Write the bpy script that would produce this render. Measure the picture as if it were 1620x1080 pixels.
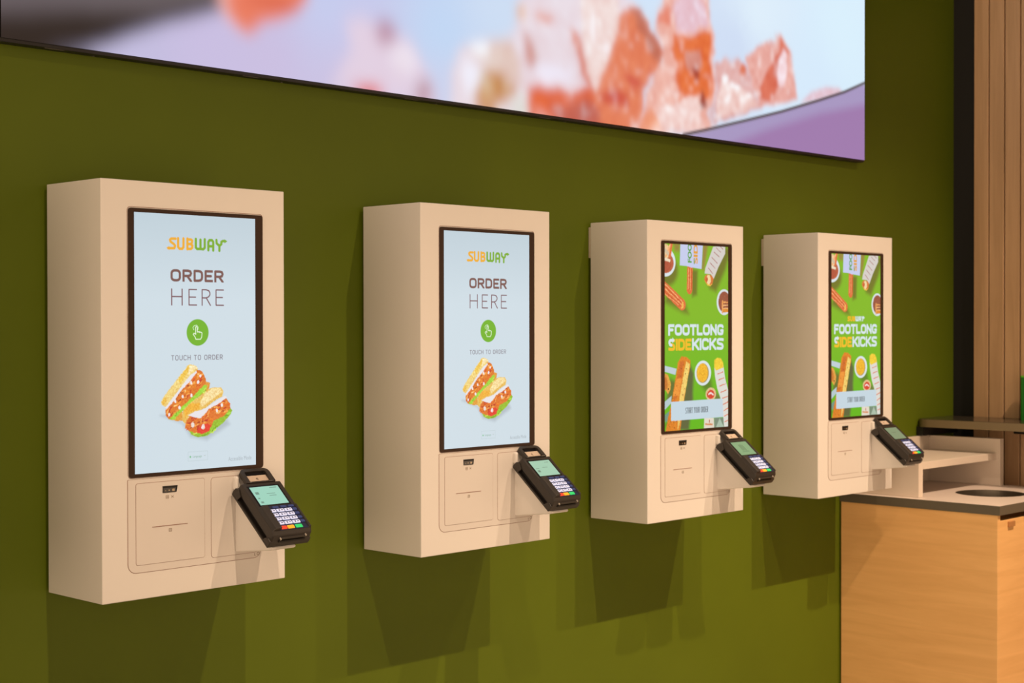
import bpy, bmesh, math, random
import numpy as np
from mathutils import Matrix, Vector
for o in list(bpy.data.objects): bpy.data.objects.remove(o)
S = bpy.context.scene
COL = S.collection

# ---------------------------------------------------------------- camera, world, lights, exposure
cam_d = bpy.data.cameras.new('camera'); cam = bpy.data.objects.new('camera', cam_d); COL.objects.link(cam)
S.camera = cam
cam_d.sensor_width = 36.0; cam_d.lens = 2447.26 / 1620 * 36.0
cam_d.clip_start = 0.05; cam_d.clip_end = 60
yaw, pit, rol = 0.8027, -0.0104, -0.0015
F = Vector((math.sin(yaw) * math.cos(pit), math.cos(yaw) * math.cos(pit), math.sin(pit)))
R = Vector((math.cos(yaw), -math.sin(yaw), 0)); U = R.cross(F)
R2 = R * math.cos(rol) + U * math.sin(rol); U2 = U * math.cos(rol) - R * math.sin(rol)
m = Matrix((R2, U2, -F)).transposed().to_4x4(); m.translation = Vector((-1.6452, -2.9454, 1.4996))
cam.matrix_world = m
cam_d.dof.use_dof = True; cam_d.dof.focus_distance = 3.45; cam_d.dof.aperture_fstop = 7.1

S.view_settings.view_transform = 'Standard'; S.view_settings.look = 'None'
S.view_settings.gamma = 1.0; S.view_settings.use_curve_mapping = False
S.view_settings.exposure = 0.0

w = bpy.data.worlds.new('World'); S.world = w; w.use_nodes = True
wn, wl = w.node_tree.nodes, w.node_tree.links
# warm interior light: the hall is lit mostly from its two long ends, its ceiling above is dark
tc = wn.new('ShaderNodeTexCoord'); sx = wn.new('ShaderNodeSeparateXYZ'); mr = wn.new('ShaderNodeMapRange')
mr.inputs['From Min'].default_value = -.25; mr.inputs['From Max'].default_value = .55
mr.inputs['To Min'].default_value = 1.25; mr.inputs['To Max'].default_value = 0.45
ab = wn.new('ShaderNodeMath'); ab.operation = 'ABSOLUTE'; pw_ = wn.new('ShaderNodeMath'); pw_.operation = 'POWER'; pw_.inputs[1].default_value = 1.5
ma = wn.new('ShaderNodeMath'); ma.operation = 'MULTIPLY_ADD'; ma.inputs[1].default_value = 2.6; ma.inputs[2].default_value = 0.12
mu = wn.new('ShaderNodeMath'); mu.operation = 'MULTIPLY'
wl.new(tc.outputs['Generated'], sx.inputs[0]); wl.new(sx.outputs['Z'], mr.inputs['Value']); wl.new(sx.outputs['X'], ab.inputs[0])
wl.new(ab.outputs[0], pw_.inputs[0]); wl.new(pw_.outputs[0], ma.inputs[0]); wl.new(ma.outputs[0], mu.inputs[0]); wl.new(mr.outputs[0], mu.inputs[1])
wl.new(mu.outputs[0], wn['Background'].inputs[1])
wn['Background'].inputs[0].default_value = (1.0, 0.70, 0.46, 1)

SPOT_COL = (1.0, 0.70, 0.46)
def spot(x, y, z, ty, e, ang, soft=.02):
    ld = bpy.data.lights.new('ceiling_spot', 'SPOT'); ld.energy = e; ld.color = SPOT_COL
    ld.spot_size = math.radians(ang); ld.spot_blend = 1.0; ld.shadow_soft_size = soft
    lo = bpy.data.objects.new('ceiling_spot', ld); COL.objects.link(lo); lo.location = (x, y, z)
    lo.rotation_euler = (Vector((x, ty, 0)) - lo.location).to_track_quat('-Z', 'Y').to_euler()
for lx, e in ((-0.08, 190), (1.32, 225), (2.29, 235), (3.09, 300)): spot(lx, -2.40, 4.03, -0.62, e * 1.40, 63)
for lx in (-1.6, 0.2, 2.0): spot(lx, -3.9, 4.03, -3.9, 700, 64, .08)  # added unseen lamps that brighten the floor so it bounces light upward

# ---------------------------------------------------------------- art data (artwork shown on the screens, in panel millimetres)
LED_ART={"bg":[[0,36,60,55,60],[244,4,198,192,226],[500,65,202,190,226],[675,44,203,190,224],[923,121,200,200,236],[845,186,196,206,240],[1220,160,190,216,246],[1219,30,206,210,236],[1429,263,205,222,244],[2620,426,224,240,252],[2516,311,206,220,244],[3108,410,218,240,253],[2989,266,214,234,252],[923,21,206,190,220],[1983,556,210,230,250],[451,309,180,190,220]],"ops":[["p",[46,36,32],22,[-81,-49,-80,137,658,260,526,130,369,72,274,32,191,-5]],["p",[104,94,98],30,[-80,35,-79,174,658,304,517,143,353,97,169,76]],["p",[238,176,168],16,[525,210,528,142,545,116,576,96,600,89,622,101,619,225]],["p",[233,124,96],14,[552,214,555,129,583,99,607,87,627,99,643,116,694,130,746,156,780,188,791,253]],["e",[206,84,58],18,[676,170,716,164]],["p",[226,208,226],26,[904,158,954,177,1030,153,1110,133,1166,72,1206,-17,1004,-9,860,-6,884,47,915,89]],["e",[188,144,164],26,[1030,147,1059,117]],["e",[190,150,165],26,[1157,15,1188,-14]],["e",[224,120,122],9,[974,3,1017,-8]],["e",[236,224,236],20,[1089,87,1131,52]],["p",[232,216,224],14,[1251,-19,1262,84,1287,136,1320,153,1371,173,1453,184,1507,215,1512,284,1552,358,1940,420,2018,351,2083,311,2119,249,2100,179,2035,100,1994,-24,1706,-23,1452,-16]],["p",[224,196,186],12,[1329,145,1371,167,1467,182,1506,136,1526,63,1452,72,1380,94]],["p",[206,152,104],12,[1338,43,1357,92,1399,97,1452,82,1511,52,1452,15,1394,-11,1347,-6]],["e",[188,120,58],8,[1419,65,1438,34]],["e",[246,246,252],8,[1362,149,1385,132]],["e",[240,238,250],8,[1320,74,1347,27]],["p",[222,220,214],5,[1442,0,1536,46,1556,-9]],["e",[232,188,158],9,[1524,258,1544,237]],["p",[206,140,130],9,[1546,203,1566,213,1597,158,1602,110,1576,100,1551,149]],["e",[228,148,128],8,[1625,260,1654,245]],["p",[222,130,106],8,[1706,252,1733,252,1765,189,1792,139,1775,133,1738,186]],["e",[226,168,150],8,[1808,313,1836,295]],["e",[238,232,246],9,[1653,112,1719,91]],["e",[242,236,250],10,[1622,91,1653,77]],["p",[224,98,54],9,[1546,55,1602,68,1827,93,1863,55,1953,-19,1706,-32,1571,-18]],["p",[196,100,84],12,[1653,25,1786,56,1883,30,1959,-22,1706,-37]],["p",[228,128,92],10,[1835,61,1825,150,1847,217,1886,266,1940,310,2000,356,2077,314,2119,245,2100,179,2041,112,2006,12,1982,-25,1874,-17]],["p",[196,112,90],11,[1983,349,2041,339,2101,276,2106,209,2071,216,2035,268]],["e",[204,74,56],12,[1911,78,1954,55]],["e",[206,84,70],10,[2000,130,2029,114]],["p",[240,216,212],9,[1760,374,1940,402,1960,294,1914,233,1841,80,1803,129,1770,233]],["e",[252,250,255],7,[1822,272,1838,231]],["e",[252,250,255],6,[1877,221,1894,205]],["p",[214,108,80],9,[1738,235,1759,231,1803,144,1824,85,1797,96,1759,167]],["p",[238,180,166],10,[2119,354,2149,453,2344,484,2389,381,2396,237,2376,28,2100,-10,1982,-20,2047,83,2112,210]],["p",[232,196,208],12,[2180,393,2286,455,2357,408,2376,344,2192,304]],["p",[228,128,104],9,[2119,316,2137,368,2173,362,2161,315]],["p",[228,112,60],7,[2180,291,2363,319,2379,235,2369,104,2324,131,2260,120,2198,87,2179,154,2192,212,2161,254]],["p",[216,146,132],10,[2235,248,2324,263,2337,214,2286,181,2242,195]],["e",[166,62,46],5,[2289,185,2308,174]],["p",[160,66,48],5,[2311,153,2337,132,2369,85,2350,79,2324,119]],["p",[242,208,202],8,[2100,39,2137,77,2254,112,2305,121,2350,79,2337,35,2100,-10]],["p",[240,158,122],9,[2006,-7,2041,56,2088,68,2106,2]],["p",[226,176,172],8,[2396,229,2435,257,2523,264,2585,235,2620,162,2669,126,2550,74,2383,39]],["p",[240,206,200],6,[2402,139,2435,190,2509,186,2571,165,2641,128,2550,90,2396,60]],["e",[250,244,246],4,[2516,175,2543,166]],["e",[250,244,246],4,[2455,196,2476,179]],["e",[250,240,240],4,[2578,158,2599,150]],["e",[250,240,240],4,[2482,128,2503,114]],["e",[222,120,90],5,[2557,228,2578,210]],["p",[232,170,160],8,[2585,268,2641,307,2712,341,2756,375,2792,343,2837,256,2859,171,2749,139,2655,129,2606,181]],["p",[218,112,88],6,[2748,362,2785,329,2763,264,2734,174,2698,142,2641,164,2662,212,2712,283]],["e",[246,220,226],5,[2763,260,2792,201]],["p",[226,192,204],8,[2875,160,2943,205,3029,231,3116,237,3149,218,2990,180]],["p",[168,152,194],5,[2161,-23,2383,27,2550,68,2763,121,2990,182,3281,268,3401,-4,2990,-56]],["p",[160,124,174],22,[2449,-19,2691,57,2990,137,3401,222,3401,-95,2620,-82]],["s",[92,78,84],4,[3315,285,3149,227,2990,182,2763,121,2550,70,2383,31,2238,-1],10]]}
ORDER_ART={"ORDER":[86.0,113.3,218.3,139.0],"HERE":[87.3,154.5,217.6,187.5],"TOUCH TO ORDER":[87.1,291.5,215.2,302.1],"btn":[124.9,216.5,179.3,272.5],"hand":[139.6,229.0,163.5,260.1],"lang":[127.3,493.7,175.9,512.7],"langtxt":[139.2,501.4,161.3,507.5],"res":[228.9,510.1,289.1,518.8],"art":[["p",[178,190,200],14,[60.2,414.4,113.2,433.1,132.5,461.5,174.1,471.1,232.4,440.5,225.6,429.0,147.8,451.2,83.4,415.4]],["p",[226,158,62],2,[81.3,423.4,72.9,400.4,126.5,358.7,168.0,345.1,183.4,351.1,178.9,367.6,143.7,384.9,113.4,402.1,113.3,427.6,100.4,427.9]],["p",[160,210,60],2,[79.2,422.4,104.8,405.4,130.7,380.8,161.4,354.2,175.7,356.4,170.1,369.2,143.7,384.9,113.3,407.5,91.9,424.8]],["p",[220,120,44],1.5,[72.9,404.1,81.4,389.9,105.0,365.3,130.9,344.1,150.6,322.6,161.5,324.7,172.4,341.6,170.2,352.6,148.2,370.3,122.0,391.4,102.6,401.6,81.3,423.4,72.8,414.9]],["s",[200,226,90],0.5,[168.4,366.4,171.0,361.3],2.8],["s",[170,214,70],0.5,[142.0,386.3,146.6,380.6],3.2],["s",[170,214,70],0.5,[95.7,423.2,95.1,418.2],2.0],["s",[120,180,40],0.5,[165.9,371.3,171.9,365.9],2.3],["s",[200,226,90],0.5,[97.0,415.8,97.9,412.5],1.9],["s",[170,214,70],0.5,[116.6,403.6,121.1,398.3],3.5],["s",[120,180,40],0.5,[97.2,416.5,100.0,410.6],2.3],["s",[200,226,90],0.5,[165.5,371.1,170.5,369.2],3.3],["p",[220,120,44],1.5,[72.9,404.1,81.4,389.9,105.0,365.3,130.9,344.1,150.6,322.6,161.5,324.7,172.4,341.6,170.2,352.6,148.2,370.3,122.0,391.4,102.6,401.6,81.3,423.4,72.8,414.9]],["s",[230,110,36],0.5,[146.1,349.0,150.7,344.9],3.3],["s",[230,110,36],0.5,[154.3,361.2,157.8,356.3],2.7],["s",[206,74,36],0.5,[79.2,417.0,87.5,415.2],1.8],["s",[230,110,36],0.5,[100.5,397.9,104.6,389.9],2.5],["s",[236,140,40],0.5,[131.6,370.4,132.7,364.5],1.9],["s",[230,110,36],0.5,[140.0,340.2,144.4,337.7],2.9],["s",[206,74,36],0.5,[114.1,384.4,118.8,381.3],2.0],["s",[230,110,36],0.5,[149.1,363.2,151.1,359.0],2.6],["s",[230,110,36],0.5,[140.0,342.9,139.8,335.8],2.4],["s",[246,176,90],0.5,[76.0,410.7,80.5,401.3],3.6],["s",[190,60,40],0.5,[158.6,344.0,158.6,334.0],2.0],["s",[230,110,36],0.5,[107.5,367.4,116.3,366.0],2.4],["s",[236,140,40],0.5,[134.8,352.1,146.5,350.4],3.3],["s",[190,60,40],0.5,[100.8,389.4,102.3,383.1],2.0],["s",[230,110,36],0.5,[154.2,338.0,164.3,334.7],2.8],["s",[190,60,40],0.5,[156.4,346.7,162.5,343.3],3.2],["s",[190,60,40],0.5,[119.9,378.7,119.7,374.5],2.0],["s",[236,140,40],0.5,[126.3,350.6,130.9,348.9],3.2],["s",[236,140,40],0.5,[118.9,368.7,129.1,366.2],2.9],["s",[236,140,40],0.5,[139.5,358.0,145.8,356.5],3.1],["s",[236,140,40],0.5,[123.4,374.7,130.5,371.2],2.7],["s",[190,60,40],0.5,[76.0,416.7,83.9,409.9],2.4],["s",[206,74,36],0.5,[132.9,373.0,134.3,364.2],3.6],["s",[190,60,40],0.5,[103.6,369.4,111.2,364.4],2.1],["s",[242,160,70],0.5,[128.0,360.7,132.1,357.9],3.0],["s",[246,176,90],0.5,[151.8,339.6,154.2,329.3],2.8],["s",[190,60,40],0.5,[150.8,355.7,158.7,354.7],2.2],["s",[190,60,40],0.5,[122.9,380.9,129.5,373.6],2.5],["s",[230,110,36],0.5,[152.2,355.0,154.8,351.6],3.4],["s",[242,160,70],0.5,[115.0,381.1,122.3,379.0],2.9],["s",[236,140,40],0.5,[148.7,342.2,150.7,336.6],2.1],["s",[236,140,40],0.5,[99.5,378.0,100.4,373.5],3.5],["s",[206,74,36],0.5,[157.9,342.7,161.4,338.1],2.7],["s",[242,160,70],0.5,[156.5,354.2,161.6,347.0],2.4],["s",[236,140,40],0.5,[112.0,370.8,111.6,361.1],2.3],["s",[236,140,40],0.5,[150.3,337.1,151.2,329.2],2.2],["s",[242,160,70],0.5,[125.1,373.1,130.6,370.7],3.6],["s",[236,140,40],0.5,[99.5,389.0,108.5,387.3],3.3],["s",[242,160,70],0.5,[91.0,382.5,99.3,379.7],2.9],["s",[236,140,40],0.5,[76.9,401.5,86.5,400.1],2.7],["s",[236,140,40],0.5,[154.7,334.7,156.4,329.0],3.4],["s",[206,74,36],0.5,[140.2,349.9,143.5,341.5],3.3],["s",[242,160,70],0.5,[98.8,394.0,107.8,390.9],2.4],["s",[190,60,40],0.5,[81.8,406.8,86.3,398.3],3.0],["s",[246,176,90],0.5,[159.3,333.1,165.2,331.6],3.1],["s",[246,176,90],0.5,[136.3,353.3,143.5,348.2],3.6],["s",[250,200,120],0.5,[120.0,369.8,121.5,363.3],1.4],["s",[250,200,120],0.5,[94.8,386.1,97.0,383.0],1.5],["s",[150,50,30],0.5,[104.3,374.6,105.1,369.9],1.9],["s",[150,50,30],0.5,[85.1,414.5,89.4,410.7],1.5],["s",[150,50,30],0.5,[103.6,388.4,108.7,383.3],1.7],["s",[250,200,120],0.5,[78.5,417.0,82.4,414.6],1.0],["s",[150,50,30],0.5,[126.7,355.7,129.8,353.8],1.6],["s",[250,200,120],0.5,[151.4,332.7,154.5,331.5],1.7],["s",[250,200,120],0.5,[150.1,332.0,155.6,329.7],1.3],["s",[150,50,30],0.5,[108.6,368.7,110.3,365.7],1.3],["s",[250,200,120],0.5,[114.6,366.5,120.2,362.9],1.4],["s",[150,50,30],0.5,[110.5,370.6,116.1,368.8],1.8],["s",[150,50,30],0.5,[80.5,411.1,81.1,404.8],1.2],["s",[250,200,120],0.5,[91.8,396.5,99.7,395.3],1.7],["s",[150,50,30],0.5,[96.1,384.3,100.0,380.6],1.3],["s",[250,200,120],0.5,[131.3,352.9,131.3,349.5],1.4],["p",[232,228,232],1.5,[70.8,396.8,90.0,379.3,111.4,356.4,135.3,331.4,149.5,321.7,149.4,328.1,133.0,346.0,111.4,363.7,92.0,386.7,75.0,402.3]],["p",[240,212,130],2,[62.4,386.5,64.6,380.3,83.7,359.2,105.1,336.2,124.5,314.7,134.3,310.0,146.2,313.3,152.8,319.9,149.5,324.4,133.1,333.2,111.4,356.4,90.0,379.3,72.9,397.7,63.5,392.9]],["p",[238,196,80],3,[102.9,341.6,118.0,323.7,128.9,313.0,135.4,310.9,133.1,322.2,118.0,338.3,109.3,350.9]],["p",[236,190,80],2.5,[63.5,386.5,68.8,378.6,77.2,377.1,73.0,389.6,67.7,393.9]],["p",[250,232,180],3,[131.0,313.0,141.9,312.3,149.5,318.9,139.6,324.2,128.8,331.3,131.0,320.4]],["p",[232,190,96],2,[111.1,423.9,114.4,407.6,130.7,391.8,161.3,376.3,179.0,363.9,192.3,360.3,210.2,361.2,216.4,368.8,214.6,380.0,192.2,390.3,170.0,404.3,143.6,410.6,128.4,421.0,119.7,435.2]],["p",[246,222,160],4,[170.1,371.1,190.1,362.4,207.9,363.3,213.5,370.6,192.2,382.9,161.2,400.3,156.8,392.7]],["p",[238,176,60],3,[117.7,405.9,135.0,391.9,156.8,392.7,156.8,403.8,143.6,406.9,126.3,413.5,119.7,424.2]],["p",[150,190,50],2,[128.3,448.4,134.7,457.9,152.1,464.0,174.1,462.7,191.9,451.6,214.3,437.8,234.7,420.0,239.3,410.8,232.5,404.9,192.0,431.2,161.0,448.2]],["p",[222,118,46],1.5,[119.6,444.3,122.9,428.0,132.7,417.5,161.1,418.7,178.8,404.7,205.5,394.5,223.6,384.0,232.6,395.6,234.8,406.9,218.9,421.2,192.0,431.2,183.0,445.6,165.3,454.0,147.8,455.8,132.6,450.5]],["s",[230,110,36],0.5,[185.4,408.8,191.4,410.4],1.9],["s",[242,160,70],0.5,[190.8,402.2,200.8,403.7],2.0],["s",[246,176,90],0.5,[170.8,422.8,177.6,420.2],2.5],["s",[206,74,36],0.5,[123.7,447.3,127.6,442.0],2.2],["s",[230,110,36],0.5,[186.5,411.1,194.3,405.6],2.1],["s",[242,160,70],0.5,[136.5,439.7,148.5,438.6],3.5],["s",[206,74,36],0.5,[205.5,395.5,214.9,397.9],2.4],["s",[236,140,40],0.5,[121.2,435.8,129.0,435.1],2.4],["s",[246,176,90],0.5,[212.2,403.6,215.8,400.7],1.8],["s",[206,74,36],0.5,[154.0,431.7,165.0,427.7],2.3],["s",[230,110,36],0.5,[154.9,421.6,161.8,418.9],2.7],["s",[190,60,40],0.5,[136.6,424.4,141.6,416.2],3.3],["s",[190,60,40],0.5,[213.0,390.3,224.0,392.2],2.1],["s",[206,74,36],0.5,[137.0,428.9,144.9,421.9],2.2],["s",[190,60,40],0.5,[217.8,406.8,221.9,404.5],2.9],["s",[242,160,70],0.5,[220.3,414.3,226.0,407.3],3.2],["s",[236,140,40],0.5,[137.9,431.6,143.1,431.3],1.8],["s",[246,176,90],0.5,[176.5,417.0,180.5,409.5],2.1],["s",[230,110,36],0.5,[142.7,432.1,144.4,428.1],2.6],["s",[190,60,40],0.5,[203.2,409.5,208.2,405.6],2.9],["s",[236,140,40],0.5,[183.1,428.0,187.6,426.7],3.2],["s",[230,110,36],0.5,[179.0,415.8,184.1,411.2],2.7],["s",[190,60,40],0.5,[170.3,430.2,178.7,427.2],3.5],["s",[246,176,90],0.5,[146.0,424.7,154.7,421.9],2.6],["s",[206,74,36],0.5,[158.0,432.4,165.9,425.6],2.9],["s",[246,176,90],0.5,[219.4,412.4,227.1,410.9],2.6],["s",[236,140,40],0.5,[200.1,409.2,204.6,401.0],2.1],["s",[206,74,36],0.5,[138.5,431.9,140.7,426.8],2.4],["s",[242,160,70],0.5,[158.8,433.2,160.8,427.2],2.8],["s",[242,160,70],0.5,[167.0,435.2,171.2,432.4],2.7],["s",[242,160,70],0.5,[218.5,415.8,224.4,412.1],3.4],["s",[190,60,40],0.5,[213.8,398.2,218.6,395.6],1.9],["s",[190,60,40],0.5,[193.4,404.3,198.1,398.4],2.4],["s",[246,176,90],0.5,[212.5,393.9,217.4,394.2],2.6],["s",[190,60,40],0.5,[202.2,400.6,206.4,397.0],3.1],["s",[230,110,36],0.5,[178.2,428.5,188.9,431.0],3.5],["s",[246,176,90],0.5,[192.3,403.1,198.4,401.5],2.8],["s",[230,110,36],0.5,[210.4,418.0,219.6,416.5],1.9],["s",[206,74,36],0.5,[133.9,438.1,143.3,438.5],3.2],["s",[190,60,40],0.5,[131.4,435.4,136.4,429.9],1.9],["s",[206,74,36],0.5,[208.2,404.0,210.7,397.2],2.3],["s",[246,176,90],0.5,[187.4,407.6,191.7,397.9],1.9],["s",[246,176,90],0.5,[197.2,409.5,207.9,411.4],3.4],["s",[242,160,70],0.5,[221.7,395.5,224.9,391.0],2.8],["s",[206,74,36],0.5,[145.7,425.2,152.3,418.9],3.4],["s",[230,110,36],0.5,[205.1,396.6,217.4,396.1],3.0],["s",[230,110,36],0.5,[159.8,421.8,169.0,420.0],2.8],["s",[190,60,40],0.5,[127.0,432.8,132.0,433.0],2.6],["s",[206,74,36],0.5,[149.0,439.9,155.3,439.6],2.8],["s",[190,60,40],0.5,[150.0,448.4,152.2,442.3],3.3],["s",[230,110,36],0.5,[220.6,398.1,232.8,397.1],3.1],["s",[206,74,36],0.5,[171.2,422.5,174.1,418.0],2.8],["s",[250,200,120],0.5,[164.3,436.7,167.2,432.4],1.0],["s",[250,200,120],0.5,[165.9,418.9,169.0,417.4],1.6],["s",[150,50,30],0.5,[152.0,433.0,158.2,432.2],1.6],["s",[250,200,120],0.5,[159.2,442.0,161.0,439.2],1.1],["s",[250,200,120],0.5,[197.4,414.7,201.0,414.1],1.3],["s",[150,50,30],0.5,[187.2,409.1,189.7,403.8],1.6],["s",[150,50,30],0.5,[213.8,411.6,217.8,410.7],1.9],["s",[150,50,30],0.5,[128.3,432.9,132.7,431.0],1.1],["s",[150,50,30],0.5,[143.6,422.2,147.5,421.8],1.8],["s",[250,200,120],0.5,[139.0,430.8,142.5,430.6],1.5],["s",[150,50,30],0.5,[189.0,408.2,191.9,402.4],1.1],["s",[150,50,30],0.5,[131.8,443.3,138.3,441.9],1.5],["s",[250,200,120],0.5,[149.8,437.4,152.7,435.5],1.4],["s",[150,50,30],0.5,[161.9,430.5,166.1,431.5],1.8],["s",[150,50,30],0.5,[140.3,431.6,143.8,430.5],1.0],["s",[150,50,30],0.5,[203.1,398.5,210.9,400.3],1.5],["s",[250,200,120],0.5,[205.5,412.8,211.5,409.7],1.6],["s",[250,200,120],0.5,[199.4,416.3,204.8,414.3],1.8],["s",[120,170,40],0.5,[190.8,447.3,197.1,446.1],2.5],["s",[120,170,40],0.5,[220.9,421.1,227.9,421.0],3.3],["s",[200,226,90],0.5,[192.3,451.8,196.6,449.8],3.1],["s",[200,226,90],0.5,[185.7,456.1,189.5,451.7],2.4],["s",[170,214,70],0.5,[228.2,418.0,233.8,415.3],3.1],["s",[120,170,40],0.5,[160.7,460.2,168.0,459.6],2.1],["s",[200,226,90],0.5,[189.2,456.3,190.8,451.4],2.7],["s",[200,226,90],0.5,[140.8,456.6,148.2,454.7],3.3],["s",[170,214,70],0.5,[181.0,457.7,185.7,451.5],2.8],["s",[170,214,70],0.5,[226.4,418.9,231.8,418.4],3.2],["s",[120,170,40],0.5,[196.6,443.8,200.6,444.0],2.6],["s",[120,170,40],0.5,[189.0,452.4,190.8,448.2],3.1],["s",[120,170,40],0.5,[167.3,461.3,174.1,459.8],1.9],["s",[120,170,40],0.5,[169.1,459.9,175.9,456.5],2.3],["p",[232,228,232],1.5,[128.4,417.3,143.6,409.7,161.1,407.6,181.0,399.2,203.3,387.0,221.3,379.3,225.8,383.1,205.5,394.5,178.8,405.6,169.9,415.4,156.7,424.0,143.6,421.6]],["p",[226,64,48],1.5,[147.8,451.2,161.0,437.1,178.7,436.1,185.3,442.0,178.6,452.8,160.9,457.4]],["e",[236,222,214],1,[164.9,442.5,168.9,447.9]],["e",[236,222,214],1,[139.2,437.2,143.1,442.5]],["e",[240,232,232],1,[135.2,348.8,137.8,352.4]],["e",[240,232,232],1,[114.6,377.5,117.1,381.0]],["e",[240,232,232],1,[95.9,385.9,98.4,389.5]],["e",[240,232,232],1,[81.3,413.5,83.8,417.0]],["e",[240,232,232],1,[152.6,348.4,155.2,352.0]],["e",[240,232,232],1,[158.2,335.7,160.8,339.2]],["e",[240,232,232],1,[136.2,375.5,138.8,379.0]],["e",[240,232,232],1,[199.9,410.1,202.6,413.8]],["e",[240,232,232],1,[212.3,398.5,214.9,402.2]],["e",[240,232,232],1,[106.9,400.0,109.5,403.5]],["e",[240,232,232],1,[183.2,401.1,185.9,404.8]]],"hand_ops":[["s",[235,248,225],0.3,[146.9,233.6,147.5,248.3,143.2,245.9,141.0,248.3,146.0,254.4,147.5,258.7,159.1,258.8,162.1,254.5,162.9,245.3,159.2,243.5,157.0,244.7,155.6,242.2,152.6,244.1,151.2,242.2,151.2,234.3,149.1,231.8,146.9,233.6],1.6],["s",[215,242,205],0.4,[142.5,239.1,140.3,234.2,144.0,230.0,149.8,229.3,153.4,233.6,152.7,238.5],1.3]],"logo_y":[["s",[236,172,52],0.4,[98.7,50.5,88.2,50.7,85.1,53.1,86.1,56.7,94.7,62.0,97.4,65.3,95.3,70.1,88.1,70.3,80.8,70.6],1],["p",[236,172,52],0.4,[76.2,69.4,83.5,66.3,83.7,74.5]],["s",[236,172,52],0.4,[104.7,49.4,104.6,67.3,108.0,70.8,114.6,70.8,117.7,67.4,117.8,49.3],1],["s",[236,172,52],0.4,[127.5,49.2,127.4,71.2],1],["s",[236,172,52],0.4,[127.5,50.8,136.2,50.7,139.3,52.9,138.5,57.5,135.5,60.3,127.4,60.3],1],["s",[236,172,52],0.4,[135.5,60.3,139.8,63.2,139.2,67.8,136.1,70.3,127.4,70.6],1]],"logo_g":[["s",[122,172,48],0.4,[148.4,49.2,148.3,66.9,151.7,69.9,159.9,69.4,159.9,50.4],1],["s",[122,172,48],0.4,[159.9,69.4,166.7,70.1,170.5,66.7,170.6,49.1],1],["s",[122,172,48],0.4,[179.6,71.5,179.6,54.3,182.6,50.5,188.8,50.2,192.1,53.8,192.0,71.6],1],["s",[122,172,48],0.4,[179.6,63.2,192.0,63.0],1],["s",[122,172,48],0.4,[200.1,49.5,200.6,56.4,207.6,61.3,207.5,71.7],1],["s",[122,172,48],0.4,[207.6,61.5,212.6,57.7,212.6,53.0,216.5,50.8,222.1,50.8],1],["p",[122,172,48],0.4,[220.5,46.7,228.0,51.1,220.4,56.0]]],"misc":[["e",[120,190,140],0.6,[132.9,504.1,134.8,506.4]],["s",[170,180,175],0.5,[167.0,502.5,168.9,503.9,170.8,502.6],0.8]]}
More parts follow.
